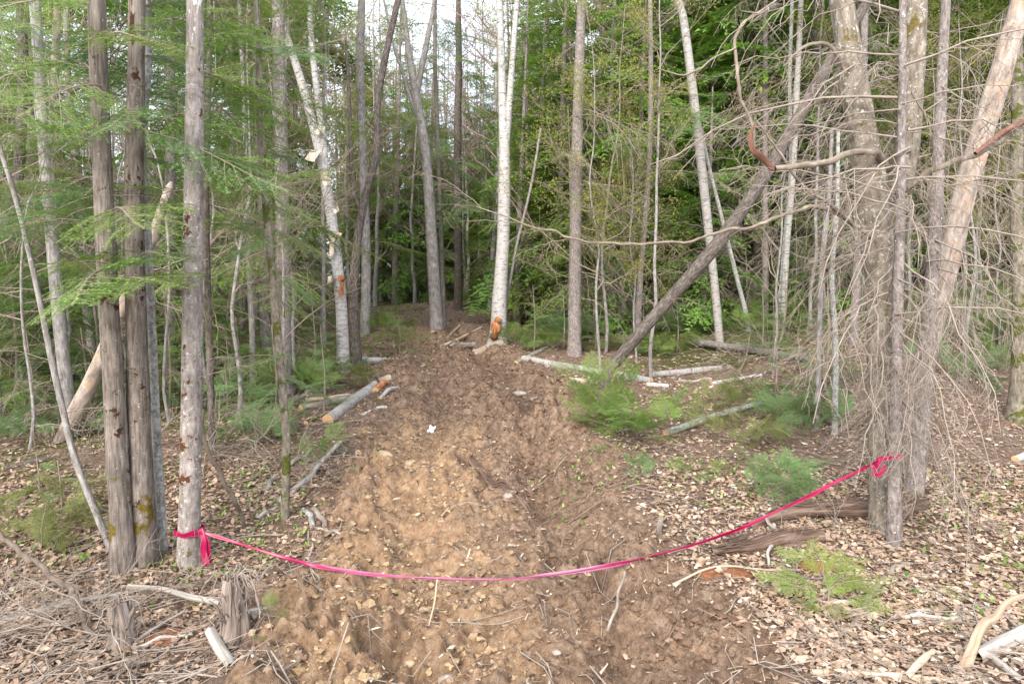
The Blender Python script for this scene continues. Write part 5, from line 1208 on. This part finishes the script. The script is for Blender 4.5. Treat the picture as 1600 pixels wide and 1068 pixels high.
scatter('leafing', 'll', 7, (-100, 520), (9, 20), gap=1.0, s=(.6, .9))
scatter('deadspruce', 'dr', 14, (1130, 1700), (10.5, 20), gap=1.0)
scatter('hemlock', 'hr', 16, (820, 1420), (20, 29), gap=1.0, s=(1.0, 1.5))
scatter('deadspruce', 'dr', 4, (900, 1180), (15, 22), gap=.9)
scatter('deadspruce', 'dl', 10, (-100, 520), (9.5, 20), gap=.9)
scatter('sapling', 'sl', 26, (-60, 500), (6.6, 15), gap=.6, s=(.6, 1.0))
scatter('sapling', 'sr', 14, (860, 1650), (9, 16), gap=.6, s=(.6, 1.0))
scatter('hemlock', 'hl', 18, (-80, 470), (8, 15), gap=1.0, s=(.45, .8))
scatter('leafing', 'll', 8, (380, 620), (12, 22), gap=1.0, s=(.6, .9))
scatter('bare', 'bm', 10, (470, 620), (13, 24), gap=1.0)
scatter('bare', 'bm', 14, (560, 800), (20, 40), gap=.8, s=(.9, 1.3))
scatter('leafing', 'lm', 14, (500, 800), (19, 36), gap=.9, s=(1.0, 1.5))
scatter('hemlock', 'hr', 26, (815, 1300), (13.5, 21), gap=1.0, s=(.7, 1.35))
scatter('hemlock', 'fw', 70, (-150, 1750), (34, 52), gap=1.2, s=(.9, 1.35))

def under_firs(n, pxr, pyr, hr, keys, lk):
    for k in range(n):
        px, py = rnd.uniform(*pxr), rnd.uniform(*pyr); c = gp(px, py)
        if abs(c[0] - trail_c(c[1])) < trail_w(c[1]) + .35: continue
        t = fir_small('x', px, py, rnd.uniform(*hr), rnd.choice(keys), group=lk[1]); FAR.append((t, px, c[1] if c[1] > 9 else 9, lk[0]))
under_firs(18, (820, 1340), (462, 570), (.7, 1.6), ['fir', 'blue', 'fir'], ('knee-high bushy fir', 'bushy little firs right of the track'))
under_firs(9, (300, 525), (575, 650), (.5, 1.1), ['fir', 'blue'], ('knee-high bushy fir', 'bushy little firs left of the track'))
under_firs(8, (-20, 280), (600, 700), (.5, 1.2), ['fir', 'blue'], ('knee-high bushy fir', 'bushy little firs left of the track'))
under_firs(6, (1420, 1600), (480, 600), (.6, 1.2), ['blue', 'fir'], ('knee-high bushy fir', 'bushy little firs right of the track'))
finish_labels()

# ------------------------------------------------------------------ what covers the floor
def leaf_litter():
    r_ = np.random.default_rng(5); pts = []
    def region(n, pred, x0, x1, y0, y1, pw=1.0):
        y = y0 + (y1 - y0) * r_.random(n) ** pw; half = y * .80 + .5
        x = np.clip(r_.uniform(-1, 1, n) * half, x0, x1)
        m = trail_mask(x, y); keep = r_.random(n) < pred(x, y, m) 
        return x[keep], y[keep]
    def dens(x, y, m):
        d = (1 - m) ** 1.5; cl = .35 + .65 * np.clip(.55 + 1.3 * fbm(x * 1.3, y * 1.3, seed=70), 0, 1)
        mo = np.where((x > .5) & (y > 10), .5, 1.0); lf = np.where(x < -1, .8, 1.)
        return np.maximum(d * cl * mo * lf, 0.012)
    xs, ys = [], []
    mb = MB()
    for n, a, b, full in ((98000, 2.9, 6.2, True), (70000, 6.2, 12, False), (36000, 12, 24, False)):
        x, y = region(n, dens, -30, 30, a, b); n = len(x)
        z = hground(x, y) + r_.uniform(.003, .024, n)
        ln = r_.uniform(.010, .034, n) * r_.choice([.55, .85, 1.15], n) * np.clip(y / 8, 1, 1.6); w = ln * r_.uniform(.4, .68, n)
        if full:
            base = np.array([[-1, 0, 0], [-.35, .9, .25], [.35, .8, .22], [1, 0, .1], [.35, -.8, .22], [-.35, -.9, .25]])
            tri = [[0, 5, 1]], [[2, 4, 3]]; quad = [[1, 5, 4, 2]]
        else:
            base = np.array([[-1, 0, 0], [0, .9, .3], [1, 0, .1], [0, -.9, .3]]); tri = [[0, 3, 2]], [[0, 2, 1]]; quad = None
        k = len(base); V = np.repeat(base[None], n, 0); curl = r_.uniform(-.6, 1.6, n)
        V[:, :, 2] *= curl[:, None]; V[:, :, 2] += r_.normal(0, .22, (n, k)); V[:, :, :2] *= r_.uniform(.75, 1.15, (n, k, 1))
        V = V * np.stack([ln, w, w], 1)[:, None, :]
        az = r_.uniform(0, 6.28, n); ti = r_.normal(0, .24, n); ro = r_.normal(0, .34, n)
        c, s = np.cos(ro)[:, None], np.sin(ro)[:, None]; Y1 = V[:, :, 1] * c - V[:, :, 2] * s; Z1 = V[:, :, 1] * s + V[:, :, 2] * c
        c, s = np.cos(ti)[:, None], np.sin(ti)[:, None]; X1 = V[:, :, 0] * c - Z1 * s; Z2 = V[:, :, 0] * s + Z1 * c
        c, s = np.cos(az)[:, None], np.sin(az)[:, None]; X2 = X1 * c - Y1 * s; Y2 = X1 * s + Y1 * c
        V = np.stack([X2 + x[:, None], Y2 + y[:, None], Z2 + z[:, None]], -1).reshape(-1, 3)
        pale = np.where(x > .8, .06, -.10); rr = np.clip(r_.beta(1.6, 1.9, n) + pale, 0, 1)
        o = (np.arange(n) * k)[:, None]
        mb.add(V, np.concatenate([o + np.array(t) for t in tri]), None, np.repeat(rr, k))
        if quad: mb.q.append(o + np.array(quad) + mb.n - len(V))
    tag(mb.build('leaf_litter', MAT['litter'], smooth=False), 'dry tan and pinkish fallen leaves covering the forest floor', 'leaves', kind='stuff')
leaf_litter()

def clods():
    r_ = np.random.default_rng(9); n = 26000
    y = 2.9 + 12 * r_.random(n) ** 1.4; x = trail_c(y) + r_.uniform(-1.15, 1.15, n) * trail_w(y)
    keep = r_.random(n) < trail_mask(x, y) * np.clip(.45 + 1.2 * fbm(x * 2, y * 2, seed=14), .05, 1); x, y = x[keep], y[keep]; n = len(x)
    g = (1 + 5 ** .5) / 2
    iv = np.array([[-1, g, 0], [1, g, 0], [-1, -g, 0], [1, -g, 0], [0, -1, g], [0, 1, g], [0, -1, -g], [0, 1, -g], [g, 0, -1], [g, 0, 1], [-g, 0, -1], [-g, 0, 1]]) / 1.9
    fi = np.array([[0, 11, 5], [0, 5, 1], [0, 1, 7], [0, 7, 10], [0, 10, 11], [1, 5, 9], [5, 11, 4], [11, 10, 2], [10, 7, 6], [7, 1, 8], [3, 9, 4], [3, 4, 2], [3, 2, 6], [3, 6, 8], [3, 8, 9], [4, 9, 5], [2, 4, 11], [6, 2, 10], [8, 6, 7], [9, 8, 1]])
    sz = .004 + .021 * r_.random(n) ** 3.0
    V = iv[None] * (1 + r_.normal(0, .34, (n, 12, 1))) * sz[:, None, None] * np.stack([r_.uniform(.8, 1.4, n), r_.uniform(.8, 1.4, n), r_.uniform(.5, .9, n)], 1)[:, None, :]
    a = r_.uniform(0, 6.28, n); c, s = np.cos(a)[:, None], np.sin(a)[:, None]
    V = np.stack([V[..., 0] * c - V[..., 1] * s + x[:, None], V[..., 0] * s + V[..., 1] * c + y[:, None], V[..., 2] + (hground(x, y) + sz * .25)[:, None]], -1).reshape(-1, 3)
    u = (x - trail_c(y)) / trail_w(y); tan = np.clip(1.1 - np.abs(u + .42) / .7, 0, 1) * (1 - sstep(6.6, 9, y)); rr = np.clip(tan * .8 + r_.uniform(-.1, .25, n), 0, 1)
    V = V + r_.normal(0, .0012, V.shape); mb = MB(); mb.add(V, (np.arange(n) * 12)[:, None, None].repeat(20, 1).reshape(-1, 1) + np.tile(fi, (n, 1)), None, np.repeat(rr, 12))
    tag(mb.build('soil_clods', MAT['clod'], smooth=False), 'loose crumbs of churned brown soil on the track', 'soil', kind='stuff')
clods()

def twig_litter():
    r_ = np.random.default_rng(15); mb = MB(); n = 2600
    for k in range(n):
        y = 2.9 + 13 * r_.random() ** 1.6; x = r_.uniform(-1, 1) * (.8 * y)
        tm = float(trail_mask(x, y))
        if r_.random() < tm * .75: continue
        L = r_.uniform(.08, .5) * (1.2 if x < -1.2 and y < 4.6 else 1); a = r_.uniform(0, 6.28); q = np.linspace(-.5, .5, 4)
        b = r_.normal(0, .10 * L, 4); X = x + q * L * math.cos(a) - b * math.sin(a); Y = y + q * L * math.sin(a) + b * math.cos(a)
        Z = hground(X, Y) + r_.uniform(.008, .05) + q * r_.normal(0, .12) * L
        tube(mb, np.stack([X, Y, Z], 1), r_.uniform(.0012, .0045), 3)
    tag(mb.build('twig_litter', MAT['twig']), 'small dead twigs strewn over the forest floor', 'twigs', kind='stuff')
twig_litter()

def wood_chips():
    r_ = np.random.default_rng(33); mb = MB()
    for k in range(8500):
        y = 2.9 + 11 * r_.random() ** 1.3; x = float(trail_c(y)) + r_.uniform(-1.25, 1.25) * float(trail_w(y))
        L = r_.uniform(.006, .03) * (1 if r_.random() < .85 else 2.4) * (1 + y * .05); w = r_.uniform(.0015, .006) * (1 + y * .08); a = r_.uniform(0, 6.28); el = r_.normal(0, .5); z = gz0(x, y) + .006
        d = np.array([math.cos(a) * math.cos(el), math.sin(a) * math.cos(el), abs(math.sin(el))]); sv = np.array([-math.sin(a), math.cos(a), r_.normal(0, .4)]) * w; p = np.array([x, y, z])
        V = np.array([p - sv, p + sv, p + d * L + sv * r_.uniform(.1, .8), p + d * L * r_.uniform(.8, 1.1) - sv * .5, p + d * L * .5 + [0, 0, w]])
        mb.add(V, [[0, 1, 4], [1, 2, 4], [2, 3, 4], [3, 0, 4]], None, r_.random())
    tag(mb.build('wood_chips', MAT['chips'], smooth=False), 'splinters, roots and bark crumbs trodden into the mud', 'wood chips', kind='stuff')
_gx = np.arange(-4, 2.2, .02); _gy = np.arange(2.6, 15, .02); _GX, _GY = np.meshgrid(_gx, _gy); _GZ = hground(_GX, _GY)
def gz0(x, y): return float(_GZ[min(max(int((y - 2.6) / .02), 0), len(_gy) - 1), min(max(int((x + 4) / .02), 0), len(_gx) - 1)])
MAT['chips'] = leafy('wood_chip_bits', [(0.0, (0.06, 0.035, 0.025)), (0.35, (0.16, 0.10, 0.07)), (0.65, (0.30, 0.22, 0.15)), (0.9, (0.46, 0.36, 0.26)), (1.0, (0.62, 0.54, 0.44))], 0, .8, hue=.5, hv=0, vv=0)
wood_chips()

def slash_piles():
    """bare brushwood lying in the corners: each branch a thing"""
    spots = [(60, 1000, 30, .6, 'left edge'), (230, 990, 16, .42, 'between stumps'), (110, 930, 14, .6, 'in front of trunks'), (1290, 850, 8, .5, 'rotten logs'), (880, 500, 6, 1.5, 'spruce'), (1230, 600, 18, 1.0, 'twigs'), (250, 720, 14, .8, ''), (420, 740, 10, .7, ''), (60, 680, 14, 1.0, ''), (950, 540, 8, 1.2, ''), (1240, 560, 14, 1.2, '')]
    lbl = ['bare grey branch in the tangle of brushwood at the bottom left corner', 'bare branch strewn over the hollow between the two stumps', 'dead branch lying on leaves in front of the left trunks',
           'dead branch lying over the crumbling logs on the right', 'bare dead bough leaning near the foot of the straight pale spruce', 'bare dead bough lying below the drooping twigs', 'dead branch lying behind the joined trunks and the taped fir', 'dead branch lying between the thin mossy trunk and the track', 'dead branch in the tangle at far left beyond the leaning sapling', 'bare dead bough lying behind the nearest white birch log', 'bare dead bough under the slim stems, before the raised log']
    grp = ['brushwood at the bottom left', 'branches over the hollow', 'branches before the left trunks', 'branches over the crumbling logs', 'dead boughs at the spruce foot', 'dead boughs below the twigs', 'branches behind the left trunks', 'branches by the thin mossy trunk', 'branches at far left', 'dead boughs behind the birch log', 'dead boughs before the raised log']
    for i, (px, py, n, s, _) in enumerate(spots):
        c = gp(px, py)
        for k in range(n):
            x = c[0] + rnd.uniform(-.5, .5) * (1 + .4 * (c[1] > 6)); y = c[1] + rnd.uniform(-.35, .35); z = gz(x, y) + rnd.uniform(.02, .12)
            a = rnd.uniform(0, 6.28); p = math.radians(rnd.uniform(-2, 22) if c[1] < 6 else rnd.uniform(0, 50))
            o = place(None, rnd.choice(DEAD if i != 2 else DEADB), (x, y, z), (math.cos(a) * math.cos(p), math.sin(a) * math.cos(p), math.sin(p)), s * rnd.uniform(.6, 1.3), rnd.choice([0, 3.1]) + rnd.uniform(-.5, .5), 'dead_branch')
            part = ('front' if y < c[1] - .12 else 'back' if y > c[1] + .12 else 'middle') + (' left' if x < c[0] - .17 else ' right' if x > c[0] + .17 else ' centre')
            tag(o, lbl[i].replace(' of brushwood', '') + ', ' + part + ' of it', 'branch', grp[i])
slash_piles()

def herbs():
    r_ = np.random.default_rng(25); mb = MB()
    zones = [(1500, 780, 150, .9, .7), (1440, 940, 50, .6, .3), (640, 790, 0, .5, .5), (400, 800, 70, .4, .8), (130, 870, 50, .5, .4), (1560, 900, 25, .4, .5), (370, 880, 40, .35, .4), (1150, 780, 30, .4, .4), (900, 740, 26, .25, .8), (1120, 500, 120, 3.0, 2.5), (1500, 500, 120, 2.0, 2.5), (80, 680, 60, 1.2, 1.2), (1200, 740, 60, .6, .6), (960, 740, 50, .5, .7), (1050, 640, 90, .9, .8), (420, 760, 90, .6, .8), (330, 860, 60, .5, .4), (60, 820, 60, .6, .6), (1300, 600, 80, 1.0, .9), (560, 560, 50, .6, .8)]
    for px, py, n, sx, sy in zones:
        c = gp(px, py)
        for k in range(n):
            x = c[0] + r_.normal(0, sx * .6); y = c[1] + r_.normal(0, sy * .6)
            if y < 2.9: continue
            z = gz(x, y); rr = r_.random()
            for j in range(r_.integers(2, 5)):
                a = r_.uniform(0, 6.28); el = r_.uniform(.5, 1.2); L = r_.uniform(.03, .065) * (1.5 if y > 9 else 1); w = L * .17
                d = np.array([math.cos(a) * math.cos(el), math.sin(a) * math.cos(el), math.sin(el)]); sv = np.array([-math.sin(a), math.cos(a), 0]); p = np.array([x, y, z + .004])
                t1, t2, t3 = p + d * L * .35, p + d * L * .75 + [0, 0, -.004], p + d * L + [d[0] * .01, d[1] * .01, -.012]
                V = np.array([p, t1 - sv * w, t1 + sv * w, t2 - sv * w * .8, t2 + sv * w * .8, t3])
                mb.add(V, [[1, 2, 4, 3]], None, np.clip(rr + r_.uniform(-.2, .2), 0, 1)); mb.t.append(np.array([[0, 2, 1], [3, 4, 5]]) + mb.n - 6)
    tag(mb.build('ground_plants', MAT['herb'], smooth=False), 'small bright green woodland plants sprouting through the leaves', 'plants', kind='stuff')
herbs()
print('unique tris', sum(int(len(me.loops) - 2 * len(me.polygons)) for me in bpy.data.meshes))
